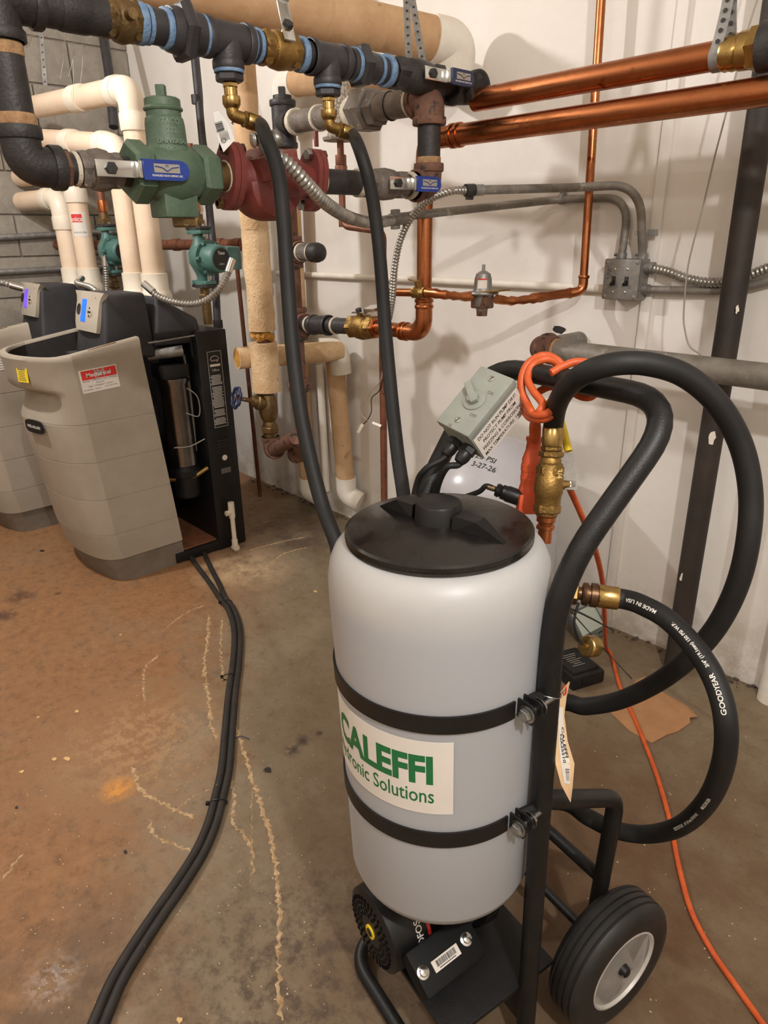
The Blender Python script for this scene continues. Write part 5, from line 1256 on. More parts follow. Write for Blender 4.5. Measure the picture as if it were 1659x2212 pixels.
# black pole
pT, pB = ay(1668, 80, 1.99), az(1458, 1425); pB.y = 1.99; pB.x = ay(1463, 1405, 1.99).x; pB.z = .0
t = thing('black_pole', pB, 'black painted iron pole standing by the white wall at the right', 'pole')
mid = ay(1575, 700, 1.99)
MB().tube([pB, mid, pT, pT+(pT-mid)*((CEIL-pT.z)/(pT.z-mid.z))], .0325, 26).build('shaft', rustwood, t)
def chip(px, py, s, parent):
    c = ay(px, py, 1.99-.031); m = []
    for k in range(12):
        a = 2*math.pi*k/12; rr = s*random.uniform(.55, 1.2); m.append((math.cos(a)*rr*.55, math.sin(a)*rr))
    n = -FH*.85+RH*.1; n.normalize(); MB().prism(m, V((c.x, c.y, c.z))+n*.001, RH, Z, n, .0012).build('paint_chip', plaster_w, parent, 0)
ch = [(1592, 668, .010), (1537, 945, .020), (1472, 1247, .014)]
for a, b, s in ch: chip(a, b, s, t)
# galvanised pipe turning into the wall
gL, gR = ay(1172, 751, 1.86), ay(1720, 826, 1.86); zG = (gL.z+gR.z)/2; gL.z = zG; gR.z = zG; gR.x = XR
t = thing('galvanised_pipe', gL, 'thick weathered galvanised pipe crossing before the black pole', 'pipe')
MB().cyl(gL, gR, .0335, 26).build('pipe', galv_dull, t)
fit_elbow(t, 'rusty_elbow', iron_rust, gL+X, gL-X*.012, gL+Y, .040, .060, 1.10, .022)
ring(MB(), gL+X*.050, X, .038, .012).build('sealant_ring', dope_t, t)
MB().cyl(gL-X*.012+Y*.05, V((gL.x-.012, W-.001, gL.z)), .031, 20).build('wall_stub', galv_dull, t)
hc = ay(1207, 716, W-.003); m = []
for k in range(16): a = 2*math.pi*k/16; m.append((math.cos(a)*.026*random.uniform(.85, 1.1), math.sin(a)*.014*random.uniform(.75, 1.15)))
wr = bpy.data.objects['wall_right']
MB().prism(m, hc+Z*.006, X, Z, Y, .002).build('hole_shade_plate', dark_void, wr, 0)  # flat dark plate painting the shade of a hollow; wall is not cut
for k in range(9):
    a = random.uniform(2.9, 6.4); q = hc+V((math.cos(a)*.030, -.004, math.sin(a)*.020))
    bm = bmesh.new(); bmesh.ops.create_icosphere(bm, subdivisions=1, radius=.010)
    for v_ in bm.verts: v_.co = V((v_.co.x*1.2, v_.co.y*.5, v_.co.z))*random.uniform(.7, 1.2)
    bm.verts.index_update(); MB().add([v_.co+q for v_ in bm.verts], [[x.index for x in f.verts] for f in bm.faces]).build('plaster_lump', plaster_w, wr); bm.free()
# thin hanging wire
tag(MB().tube(spline([ay(a, b, 1.93) for a, b in ((1690, -190), (1645, -30), (1612, 75), (1568, 246), (1544, 338), (1516, 457), (1487, 572), (1477, 675), (1480, 715), (1490, 748), (1514, 766))], 8), .0022, 6).build('hanging_wire', wire_g), 'thin grey wire hanging down the white wall by the black pole', 'wire')
# flexible conduits on the pump side
f0_ = V((XM+.075, ML(505).y, ZL+.062))
P = spline([f0_, f0_+V((.015, .05, .006)), ad(575, 322, 1.375), ad(620, 352, 1.40), ad(662, 396, 1.44), ad(705, 440, 1.52), ad(755, 470, 1.66), ad(805, 481, 1.80), ad(845, 476, 1.92)], 12)
tag(MB().flex(P, .0135, .011, .26).build('armoured_cable', flexm), 'thick armoured cable sagging from the red pump to the lower conduit', 'cable')
t = thing('conduit_coupling', ad(862, 472, 1.95), 'squeeze coupling joining armoured cable and lower conduit', 'fitting')
cd_ = (b1-b0).normalized(); q = ad(862, 473, 1.945)
MB().cyl(q-cd_*.03, q+cd_*.035, .0165, 20).build('barrel', galv, t); MB().box(q-cd_*.012+Z*.018, cd_, Y, Z, .009, .009, .008, .002).build('clamp_lug', galv, t); MB().box(q-cd_*.012-Z*.018, cd_, Y, Z, .009, .009, .008, .002).build('clamp_lug', galv, t)
e0 = a0
P = spline([e0-(a1-a0).normalized()*.02, ay(975, 413, 1.56), ay(930, 430, 1.53), ay(892, 465, 1.51), ay(866, 515, 1.50), ay(853, 575, 1.49), ay(848, 640, 1.50), ay(840, 690, 1.52)], 12)
tag(MB().flex(P, .0098, .009, .24).build('armoured_cable', flexm), 'slim armoured cable curving down before the copper drop', 'cable')
t = thing('conduit_coupling', a0, 'black squeeze coupling joining slim armoured cable and upper conduit', 'fitting')
ca = (a1-a0).normalized(); MB().cyl(a0-ca*.022, a0+ca*.006, .0165, 18).build('barrel', iron, t); MB().cyl(a0+ca*.006, a0+ca*.034, .0150, 18).build('sleeve', galv, t); MB().box(a0-ca*.008-Z*.018, ca, Y, Z, .008, .008, .006, .002).build('clamp_lug', iron, t)
# flexible conduits about the boilers
def flexrun(pts, r, label, ends=True):
    t = thing('armoured_cable', pts[0], label, 'cable')
    P = spline(pts, 12); MB().flex(P, r, .012, .26).build('flex', flexm, t)
    if ends:
        d0 = (P[1]-P[0]).normalized(); d1 = (P[-1]-P[-2]).normalized()
        MB().cyl(P[0]-d0*.03, P[0]+d0*.02, r*1.2, 14).build('connector', chrome, t); MB().cyl(P[-1]-d1*.02, P[-1]+d1*.035, r*1.2, 14).build('connector', chrome, t)
    return t
hq = V((-2.70, 1.262, 1.165))
flexrun([hq, ad(345, 642, 2.70), ad(395, 656, 2.70), ad(437, 652, 2.70), ad(470, 628, 2.70), ad(490, 595, 2.70), ad(496, 578, 2.70)], .0125, 'armoured cable sagging from the nearer boiler to its circulator')
hq2 = hq+V((-.82, .04, 0))
flexrun([hq2, ad(168, 612, 3.25), ad(195, 620, 3.18), ad(214, 634, 3.12)], .0125, 'short armoured cable lying over the farther boiler hood')
flexrun([c2+V((.05, -.05, -.05)), c2+V((.05, -.055, -.12)), c2+V((.06, -.07, -.20))], .0125, 'short armoured cable dropping from the far circulator')
flexrun([ad(-20, 606, 3.2), ad(10, 612, 3.2), ad(32, 618, 3.22)], .014, 'armoured cable stub at the left edge by the violet display')
# two loose wires with push connectors
t = thing('loose_wires', ad(795, 930, 2.0), 'two loose wires with white push connectors before the white wall', 'wire')
c_ = lambda x, y: ay(480+.3134*x, 450+.3134*y, 1.735)
MB().tube(spline([c_(1108, 1090), c_(1090, 1190), c_(1020, 1275), (c_(955, 1380)), c_(975, 1440), c_(1040, 1482)], 8), .0018, 6).build('white_wire', wire_g, t)
MB().tube(spline([c_(1108, 1180), c_(1080, 1260), c_(1030, 1310), c_(1028, 1400), c_(1000, 1460), c_(970, 1490)], 8), .0018, 6).build('black_wire', black_rub, t)
a, b = c_(1035, 1478), c_(1095, 1502); MB().box((a+b)/2, b-a, (b-a).cross(FW), FW, (b-a).length/2, .005, .006, .001).build('push_connector', white_t, t)
a, b = c_(968, 1488), c_(935, 1550); MB().box((a+b)/2, b-a, (b-a).cross(FW), FW, (b-a).length/2, .006, .006, .001).build('push_connector', white_t, t)
run('painted_pipe', [az(1662, 1512), az(1662, 1512)+V((0, 0, .10)), az(1662, 1512)+V((0, 0, CEIL))], .035, plaster_w, 'cream painted pipe foot at the right edge of the floor', rad=.04)
# barcode tag hanging from the left adaptor
t = thing('product_tag', ad(480, 325, 1.34), 'clear product tag with bar code hanging from the left brass adaptor', 'tag')
tg = [ad(461, 243, 1.345), ad(473, 240, 1.345), ad(496, 268, 1.335), ad(507, 303, 1.33), ad(483, 329, 1.33), ad(470, 298, 1.335)]
MB().plate(tg, -FW, .0006).build('card', tag_cl, t, 0)
m = MB(); o = ad(474, 272, 1.331); u = (ad(479, 288, 1.331)-o).normalized(); v_ = u.cross(FW).normalized()
for k in range(12): m.box(o+u*(k*.0016-.008), u, v_, FW, random.choice((.0003, .0006)), .0075, .0002)
stuff(m.build('bar_code', ink, t, 0))
m = MB(); o = ad(488, 290, 1.329)
for k in range(6): m.box(o+v_*(.004-k*.003)+u*.002, u, v_, FW, .009, .0005, .0002)
stuff(m.build('fine_print', ink_grey, t, 0))
MB().tube([ad(483, 303, 1.329)+(u*math.cos(a)+v_*math.sin(a))*.0045 for a in [2*math.pi*k/16 for k in range(16)]], .0005, 5, closed=True).build('ring_mark', ink, t)
# cobweb strands near the left
m = MB()
for a, b, c_d in (((75, 60), (45, 108), 1.2), ((68, 62), (52, 100), 1.2), ((140, 58), (130, 170), 1.25), ((165, 54), (148, 165), 1.25), ((155, 60), (158, 230), 1.25), ((180, 70), (172, 190), 1.25)):
    p, q = ad(*a, c_d), ad(*b, c_d); m.tube([p, (p+q)/2-Z*.01, q], .0004, 4)
stuff(tag(m.build('cobweb_strands', tag_cl), 'thin glinting cobweb strands below the manifold at the left', 'cobweb'))
# ---------------------------------------------------------------- hoses, cords and things on the floor
def BV(py): return ad(1195-(py-925)*.0773, py, 1.050+(py-925)/220*.03)
vd = (BV(1140)-BV(925)).normalized()
t = thing('hose_valve', BV(1140), 'brass ball valve with yellow lever standing behind the tank lid', 'valve')
def bl(a, b, prof): p = BV(a); L = (BV(b)-p).length; return MB().lathe(p, vd, [(k*L, r) for k, r in prof], 26)
bl(923, 963, [(0, .0150), (.04, .0158), (.9, .0158), (1, .0150)]).build('ferrule', brass, t)
MB().hexn(BV(963), BV(974), .0165).build('hex', brass_dk, t); MB().hexn(BV(974), BV(987), .0195).build('union_hex', brass_dk, t)
bl(986, 1112, [(0, .014), (.06, .0165), (.10, .0165), (.12, .0190), (.30, .0195), (.33, .0215), (.62, .0225), (.66, .0205), (.80, .0195), (.86, .0180), (1, .0175)]).build('body', brass_dk, t)
MB().hexn(BV(1088), BV(1108), .0215).build('end_hex', brass_dk, t); MB().hexn(BV(1004), BV(1026), .0215).build('body_hex', brass_dk, t)
bl(1108, 1148, [(0, .0165), (.12, .0170), (.2, .0150), (.45, .0150), (.5, .0125), (.62, .0120), (.7, .0145), (.85, .0145), (.9, .011), (1.6, .011)]).build('copper_adaptor', copper, t)
so = BV(1047); sdv = (RT*.95+FW*.25).normalized()
MB().cyl(so+sdv*.015, so+sdv*.036, .0075, 14).build('stem', brass_dk, t)
lq = so+sdv*.033
lev = MB().box(ad(1229, 1018, 1.075), (ad(1222, 975, 1.085)-ad(1233, 1060, 1.07)), FW.cross(vd), RT, .030, .009, .0016, .001).build('lever', galv_dull, t)
MB().hexn(lq, lq+sdv*.010, .009).build('lever_nut', chrome, lev)
MB().tube(spline([ad(1228, 975, 1.09), ad(1215, 925, 1.10), ad(1203, 890, 1.11), ad(1185, 865, 1.12)], 6), [.0065]*19, 10).build('grip', yellow_v, lev)
# raised casting marks
text('cast_mark', '3/4', BV(1025)+RT*.006-FW*.0198, -UP, RT, .012, brass, t, 'CENTER', .0004)
LR = .0152
L1 = [BV(930), BV(915), ad(1203, 876, 1.01), ad(1224, 838, .955), ad(1268, 804, .90), ad(1330, 786, .875), ad(1402, 787, .87), ad(1480, 812, .875), ad(1550, 872, .885), ad(1600, 960, .90), ad(1621, 1060, .91), ad(1617, 1160, .92), ad(1594, 1260, .945), ad(1550, 1350, .985), ad(1490, 1420, 1.03), ad(1420, 1474, 1.09), ad(1340, 1512, 1.15), ad(1265, 1526, 1.20), ad(1200, 1525, 1.23), K(.0, .16, .48)]
hose(L1, LR, 'black hose arching high from the brass valve and round to the cart')
# tank outlet fitting on the right
o0, o1_ = ad(1218, 1277, 1.045), ad(1336, 1293, 1.030); od = (o1_-o0).normalized(); OL = (o1_-o0).length
t = thing('tank_outlet', o0, 'black and brass outlet fitting between tank and looped hose', 'fitting')
th_ = []
for k in range(7): th_ += [(k*.0032, .0195), (k*.0032+.0016, .0175)]
MB().lathe(o0-od*.012, od, th_, 24).build('threaded_bush', black_pl, t)
MB().hexn(o0+od*.011, o0+od*.021, .0185).build('brass_hex', brass, t)
MB().lathe(o0+od*.021, od, [(0, .010), (.005, .010), (.006, .016), (.008, .0175), (.014, .0175), (.0145, .0145), (.018, .0145), (.0185, .0185), (.028, .0185), (.029, .0145)], 26).build('swivel_union', mat('brown_bronze', K1(104, 78, 54), K1(84, 62, 44), .4, metal=.8, scale=30), t)
MB().lathe(o0+od*.050, od, [(0, .0165), (.002, .0175), (OL-.052, .0175), (OL-.050, .0165)], 28).build('ferrule', brass, t)
L2 = [o1_-od*.01, o1_+od*.01, ad(1385, 1306, 1.01), ad(1442, 1338, .98), ad(1500, 1398, .945), ad(1545, 1472, .915), ad(1568, 1560, .90), ad(1562, 1650, .93), ad(1528, 1730, 1.00), ad(1470, 1784, 1.10), ad(1400, 1802, 1.18), ad(1330, 1793, 1.22), ad(1270, 1765, 1.24), ad(1215, 1732, 1.25), K(.02, .18, .36)]
hs = hose(L2, LR, 'black lettered hose looping from the tank outlet back to the cart')
PL2 = spline(L2, 24)
cum = [0.]
for a, b in zip(PL2, PL2[1:]): cum.append(cum[-1]+(b-a).length)
def at_len(s):
    for i in range(len(cum)-1):
        if cum[i+1] >= s: k = (s-cum[i])/(cum[i+1]-cum[i]); return PL2[i].lerp(PL2[i+1], k), (PL2[i+1]-PL2[i]).normalized()
    return PL2[-1], (PL2[-1]-PL2[-2]).normalized()
def hose_print(s, s0, size, off):
    def f(x, y):
        p, tg_ = at_len(max(.01, s0-x)); n = (CAM-p); n = (n-tg_*n.dot(tg_)).normalized(); sd2 = tg_.cross(n)
        a = (y+off)/LR; return p+(n*math.cos(a)+sd2*math.sin(a))*(LR+.0004)
    text('hose_lettering', s, (0, 0, 0), X, Z, size, white_pr, hs, 'LEFT', .0002, wrap=f)
S6 = cum[24*6]
hose_print('GOODYEAR', S6-.012, .0090, -.002); hose_print('3/4" (19.1mm) 150 PSI W.P.', S6-.070, .0066, -.002); hose_print('MADE IN USA', S6-.172, .0078, -.002)
S8 = cum[24*9]
hose_print('GOODYEAR', S8-.004, .0066, -.002); hose_print('3/4" (19.1mm) 150 PSI W.P.', S8-.046, .0054, -.002); hose_print('MADE IN USA', S8-.128, .0062, -.002)
# screw cap on its strap
t = thing('brass_cap', ad(1268, 1420, 1.05), 'knurled brass screw cap dangling on a black strap', 'cap')
cc = ad(1271, 1396, 1.05); cn = (-FW*.55+RT*-.75+V((0, 0, .1))).normalized()
MB().lathe(cc+cn*.008, -cn, [(0, .0), (0, .009), (.001, .013), (.002, .0150), (.004, .0165), (.006, .0168), (.022, .0168), (.024, .015), (.024, 0)], 36).build('cap', brass, t)
MB().cyl(cc+cn*.006, cc+cn*.013, .0055, 14).build('boss', brass_dk, t)
MB().tube(spline([ad(1250, 1302, 1.04), ad(1242, 1330, 1.04), ad(1241, 1355, 1.04), ad(1250, 1380, 1.045), cc+cn*.010], 8), .0020, 8).build('strap', black_rub, t)

# ---- orange extension cord
t = thing('orange_cord', ad(1150, 1100, 1.13), 'orange extension cord knotted round the cart handle and trailing over the floor', 'cord')
OR = .0060
def oc(pts, nm): MB().tube(spline(pts, 8), OR, 12).build(nm, orange_c, t)
def bar_d(px):   # depth of the handle cross bar at a photo column
    lo_, hi_ = 0., 1.
    for _ in range(30):
        md = (lo_+hi_)/2; P_ = K(-.185+.37*md, .243, 1.145)-CAM
        if 829.5+FPX*P_.dot(RT)/P_.dot(FW) > px: lo_ = md
        else: hi_ = md
    return P_.dot(FW)
def bp_(x, y, s): return ad(x, y, bar_d(x)+s)
F_, B_ = -.027, .027
oc([ad(1152, 950, 1.10), ad(1152, 918, 1.07), ad(1163, 893, 1.02), bp_(1172, 872, F_), bp_(1152, 845, F_-.004), bp_(1140, 818, F_), bp_(1150, 790, F_*.5), bp_(1178, 776, .004), bp_(1203, 786, B_), bp_(1212, 815, B_+.01), bp_(1200, 845, B_)], 'loop')
oc([ad(1160, 950, 1.10), ad(1160, 918, 1.07), ad(1150, 893, 1.03), bp_(1139, 872, F_), bp_(1127, 845, F_-.004), bp_(1128, 812, F_), bp_(1142, 784, F_*.5), bp_(1172, 768, .004), bp_(1200, 776, B_), bp_(1220, 800, B_+.01), bp_(1212, 830, B_)], 'loop')
oc([bp_(1132, 868, .0), bp_(1142, 888, F_), bp_(1162, 897, F_-.008), bp_(1186, 890, F_), bp_(1195, 870, .0)], 'knot')
oc([bp_(1130, 880, .01), bp_(1142, 900, F_+.01), bp_(1165, 906, F_), bp_(1188, 899, F_+.01), bp_(1197, 880, .01)], 'knot')
oc([bp_(1165, 845, B_), bp_(1190, 835, B_), bp_(1225, 842, B_), bp_(1262, 858, B_), bp_(1285, 850, B_), bp_(1290, 818, B_+.01), bp_(1275, 788, B_), bp_(1245, 782, .012), bp_(1215, 792, F_*.3), bp_(1190, 806, F_)], 'loop')
zf = OR
tail = [ad(1205, 985, 1.17), ad(1224, 1040, 1.20), ad(1255, 1110, 1.28), ad(1285, 1185, 1.42), ad(1302, 1260, 1.62), ad(1306, 1330, 1.85)]+[az(a, b, zf) for a, b in ((1311, 1405), (1340, 1485), (1378, 1570), (1417, 1670), (1446, 1770), (1466, 1870), (1492, 1965), (1535, 2050), (1590, 2130), (1650, 2215), (1700, 2290), (1760, 2420), (1850, 2560))]
tl_ = spline(tail, 10)
for p in tl_: p.z = max(p.z, OR)
MB().tube(tl_, OR, 12).build('cord', orange_c, t)
pt, pb = ad(1155, 942, 1.115), ad(1140, 1082, 1.15); pdv = (pb-pt).normalized(); PLn = (pb-pt).length
MB().lathe(pt, pdv, [(0, .007), (.002, .0135), (.006, .0135), (.010, .0115), (.024, .0125), (PLn*.35, .0165), (PLn*.42, .0160), (PLn*.425, .0170), (PLn*.52, .0170), (PLn*.525, .0160), (PLn*.62, .0160), (PLn*.625, .0165), (PLn*.72, .0150), (PLn*.8, .0170), (PLn, .0190), (PLn+.004, .017)], 22).build('socket_end', orange_p, t)
sc2 = ad(1140, 1090, 1.14)
MB().box(sc2, pdv, RT, FW, .017, .0175, .014, .004).build('socket_head', orange_p, t)
t = thing('pump_plug', ad(1100, 1075, 1.15), 'black plug of the pump lead pushed into the orange socket', 'plug')
a, b = ad(1070, 1057, 1.15), ad(1128, 1078, 1.145); dp = (b-a).normalized()
MB().lathe(a, dp, [(0, .004), (.001, .0105), (.006, .012), (.010, .010), (.012, .0125), (.018, .0125), (.022, .014), ((b-a).length, .0135)], 18).build('plug_body', black_pl, t)
MB().tube(spline([a+dp*.002, a-dp*.016, ad(1035, 1062, 1.16), ad(1000, 1075, 1.18)], 8), .0045, 10).build('lead', black_rub, t)
MB().cyl(a-dp*.014, a-dp*.002, .0052, 10).build('strain_relief', bronze, t)

# ---- grey expansion tank behind the cart
ex = ay(1070, 985, 1.76); ec = V((ex.x, 1.76, 0)); ER = .225
t = thing('expansion_tank', ec, 'pale grey domed expansion tank with handwriting behind the cart', 'tank')
prof = [(0, .17), (.0, .18), (.06, .18), (.061, .215), (.075, .224), (.59, .225)]
RSP = .2575; zc0 = .725-RSP
a_max = math.asin(ER/RSP)
prof += [(zc0+RSP*math.cos(a_max*(1-k/10)), RSP*math.sin(a_max*(1-k/10))) for k in range(1, 11)]
MB().lathe(ec, Z, prof, 56).build('shell', exp_paint, t, 50)
ring(MB(), ec+Z*.33, Z, ER+.0015, .010).build('weld_seam', exp_paint, t)
so_ = V((ec.x, ec.y, zc0))
def dome_pt(px, py):
    d = ray(px, py).normalized(); oc_ = CAM-so_; b_ = oc_.dot(d); c_ = oc_.dot(oc_)-(RSP+.0008)**2; k = -b_-math.sqrt(max(0., b_*b_-c_)); return CAM+d*k
for s, px, py in (('12.5 PSI', 1042, 992), ('3-27-26', 1042, 1012)):
    o = dome_pt(px, py); u = (dome_pt(px+20, py+7)-o).normalized(); v_ = (dome_pt(px+4, py-15)-o).normalized(); v_ = (v_-u*v_.dot(u)).normalized()
    def wd(x, y, o=o, u=u, v_=v_): p = o+u*x+v_*y; return so_+(p-so_).normalized()*(RSP+.0009)
    text('handwriting', s, (0, 0, 0), X, Z, .027, ink, t, 'CENTER', .0002, wrap=wd)

# ---- paper tag wired to the right upright
t = thing('paper_tag', ad(1225, 1735, .99), 'manila paper tag wired to the right upright of the cart', 'tag')
edge = [(1229, 1472), (1206, 1502), (1200, 1560), (1199, 1640), (1206, 1690), (1232, 1733), (1238, 1690), (1241, 1652), (1229, 1612), (1220, 1555), (1222, 1520)]
Lf = [(1229, 1472), (1207, 1500), (1201, 1545), (1199, 1600), (1200, 1650), (1212, 1695), (1232, 1733)]
Rt = [(1231, 1474), (1224, 1505), (1219, 1545), (1226, 1600), (1241, 1650), (1237, 1700), (1233, 1733)]
dep = [1.0, .995, .985, .975, .97, .975, .985]
rows = []
for (l, r, dd) in zip(Lf, Rt, dep): rows.append([ad(l[0]+(r[0]-l[0])*k/4, l[1]+(r[1]-l[1])*k/4, dd+.012*k/4) for k in range(5)])
f_ = MB().grid(rows); n_ = len(f_.v); bk = [V(p)+FW*.0006 for p in f_.v]; f_.add(bk, [tuple(reversed(q)) for q in f_.f[:]])
tg_ = f_.build('card', manila, t, 60)
def tpt(k, s, lift=.0008):  # k along 0..6, s across 0..1
    i = min(5, int(k)); f = k-i
    def e_(L, i, f): return (L[i][0]*(1-f)+L[i+1][0]*f, L[i][1]*(1-f)+L[i+1][1]*f)
    l, r = e_(Lf, i, f), e_(Rt, i, f); dd = dep[i]*(1-f)+dep[i+1]*f
    return ad(l[0]+(r[0]-l[0])*s, l[1]+(r[1]-l[1])*s, dd+.012*s-lift)
MB().grid([[tpt(1.6+3.3*i/10, .28+.5*j/3) for j in range(4)] for i in range(11)]).build('printed_label', paper_w, tg_, 0)
def wt(k0, s0, ks, ss):
    return lambda x, y: tpt(min(5.9, max(0, k0+x*ks)), s0+y*ss, .0014)
text('tag_print', 'CALEFFI', (0, 0, 0), X, Z, .014, ink, tg_, 'CENTER', .0004, wrap=wt(3.1, .60, 26, 18))
text('tag_print', 'NA25510', (0, 0, 0), X, Z, .012, ink, tg_, 'CENTER', .0002, wrap=wt(3.35, .42, 26, 18))
m = MB()
for k in range(9):
    q = tpt(4.25+k*.06, .50, .0014); q2 = tpt(4.25+k*.06, .72, .0014); m.tube([q, q2], random.choice((.0003, .0006)), 4)
stuff(m.build('bar_code', ink, tg_, 0))
MB().tube([tpt(.62, .35, .001)+(RT*math.cos(a)*.0025+UP*math.sin(a)*.007) for a in [2*math.pi*k/14 for k in range(14)]], .0010, 6, closed=True).build('eyelet', red_pr, tg_)
uz_ = .0; cU1 = K(-UL, .069, .80); wz = None
# find upright height at photo row 1498
lo_, hi_ = .6, .95
for _ in range(30):
    md = (lo_+hi_)/2; P_ = K(-UL, .069, md)-CAM; yy = 1106-FPX*P_.dot(UP)/P_.dot(FW)
    if yy > 1500: lo_ = md
    else: hi_ = md
cw_ = K(-UL, .069, md)
MB().tube([cw_+(RT*math.cos(a)+FW*math.sin(a))*.0172+UP*.002*math.sin(2*a) for a in [2*math.pi*k/24 for k in range(24)]], .0009, 6, closed=True).build('tie_wire', steel, t)
MB().tube([cw_+RT*.017, tpt(.6, .35, .001)], .0008, 6).build('tie_tail', steel, t)

# ---- drain hoses on the floor
com = [(500, 1318), (512, 1360), (511, 1420), (501, 1500), (494, 1580), (487, 1660), (474, 1720), (458, 1780), (432, 1840), (395, 1900), (350, 1965), (300, 2040), (255, 2115), (222, 2190), (196, 2260), (165, 2380), (120, 2540)]
def floorpath(pre, side_):
    P = [az(a, b, .0105) for a, b in pre]; Cm = [az(a, b, .0105) for a, b in com]
    for i, p in enumerate(Cm):
        d = (Cm[min(i+1, len(Cm)-1)]-Cm[max(i-1, 0)]).normalized(); P.append(p+V((d.y, -d.x, 0))*side_*.0105)
    return P
pA2 = floorpath([(408, 1196), (425, 1222), (450, 1255), (472, 1288)], 1); pB2 = floorpath([(440, 1192), (455, 1226), (474, 1262), (486, 1290)], -1)
hose(pA2, .0105, 'left of two dirty black drain hoses tied together on the floor', mt=cord_blk, name='drain_hose', grp='drain hoses on the floor', seg_=12)
hose(pB2, .0105, 'right of two dirty black drain hoses tied together on the floor', mt=cord_blk, name='drain_hose', grp='drain hoses on the floor', seg_=12)
for (a, b), lab_ in (((489, 1302), 'cable tie binding the drain hoses nearest the boiler'), ((497, 1462), 'cable tie binding the drain hoses midway'), ((471, 1735), 'cable tie binding the drain hoses nearest the camera')):
    c = az(a, b, .0105); d = (az(a-3, b+30, .0105)-c).normalized(); s_ = V((d.y, -d.x, 0))
    m = MB().tube([c+s_*math.cos(k*math.pi/10)*.0235+Z*math.sin(k*math.pi/10)*.0125 for k in range(20)], .0016, 6, closed=True); m.box(c+s_*.026+Z*.004, s_, d, Z, .004, .004, .004)
    tag(m.build('cable_tie', black_pl), lab_, 'cable tie')
# ---- small white drain stub
o = az(509, 1187); hT = (ax(513, 1082, o.x).z)
t = thing('drain_stub', o, 'small white plastic drain stub standing beside the nearer boiler', 'pipe')
MB().cyl(o, o+Z*(hT-.02), .0105, 16).build('tube', pvc_w, t); ring(MB(), o+Z*(hT-.035), Z, .0145, .075).build('tee', pvc_w, t)
MB().cyl(o+Z*(hT-.045), o+Z*(hT-.045)-Y*.03, .0125, 14).build('tee_branch', pvc_w, t); ring(MB(), o+Z*.035, Z, .0140, .035).build('coupling', pvc_w, t); ring(MB(), o+Z*.011, X, .0150, .026).build('foot', pvc_w, t)

# ---- things on the floor behind the cart
bc_ = az(1252, 1468); by = math.radians(38); bu_ = V((math.cos(by), math.sin(by), 0)); bv2 = V((-math.sin(by), math.cos(by), 0))
t = thing('battery_pack', bc_, 'black rechargeable battery pack lying on the floor behind the cart', 'battery')
bu_ = (az(1295, 1470)-az(1222, 1492)).normalized(); bv2 = V((-bu_.y, bu_.x, 0))
bb = bc_+bv2*.03
MB().box(bb+Z*.024, bu_, bv2, Z, .062, .075, .024, .010).build('case', black_pl, t); MB().box(bb+Z*.050+bv2*.004, bu_, bv2, Z, .050, .060, .006, .005).build('top_cover', black_rub, t)
MB().box(bb+Z*.028-bv2*.0755, bu_, bv2, Z, .028, .003, .010, .002).build('latch', black_pc, t)
m = MB()
for k in range(7): m.box(bb+Z*.0563+bv2*(.034-k*.010)-bu_*random.uniform(0, .01), bu_, bv2, Z, random.uniform(.015, .032), .0011, .0002)
stuff(m.build('case_print', wire_g, t, 0))
gc_ = az(1262, 1392); gy = V((.80, .60, 0)); gn = V((.52, -.68, .50)).normalized()
t = thing('handheld_meter', gc_, 'grey handheld meter with pale screen leaning by the wall behind the cart', 'meter')
mu_ = (az(1290, 1352)-az(1222, 1388)).normalized(); mn = (V((mu_.y, -mu_.x, 0))*.75+Z*.66).normalized(); mv = mn.cross(mu_)
if mv.z < 0: mv = -mv
mc = gc_+Z*.045+mv*.0+V((-.03, .06, 0))
MB().box(mc, mu_, mv, mn, .070, .060, .012, .005).build('case', mat('grey_meter_plastic', K1(92, 94, 90), K1(78, 80, 76), .5, scale=20), t)
MB().box(mc+mn*.0125+mv*.012, mu_, mv, mn, .060, .042, .001, .0005).build('screen', mat('pale_screen', K1(176, 184, 172), None, .2), t)
for k in range(3): MB().box(mc+mn*.0125-mv*.046+mu_*(.02+k*.014), mu_, mv, mn, .004, .003, .0012).build('key', ink, t)
tag(MB().tube(spline([ad(1222, 1310, 1.3), ad(1262, 1328, 1.45), ad(1300, 1348, 1.7), ad(1326, 1362, 1.95)], 8), .0022, 6).build('test_lead', black_rub), 'thick black lead behind the tank outlet', 'wire')
tag(MB().tube(spline([ad(1222, 1308, 1.2), az(1290, 1385, .15), az(1340, 1440, .02), az(1365, 1466, .004)], 8), .0014, 6).build('test_lead', black_rub), 'thin black lead ending beside the cardboard', 'wire')
cp = [(1375, 1470), (1393, 1463), (1432, 1497), (1485, 1527), (1506, 1549), (1489, 1551), (1491, 1562), (1464, 1581), (1440, 1588), (1408, 1606), (1360, 1580), (1317, 1539)]
cb = MB().plate([az(a, b, .0008+.006*(k in (4, 5))) for k, (a, b) in enumerate(cp)], Z, .0025).build('cardboard_scrap', card, None, 0)
tag(cb, 'torn scrap of brown cardboard on the floor under the hose', 'cardboard')
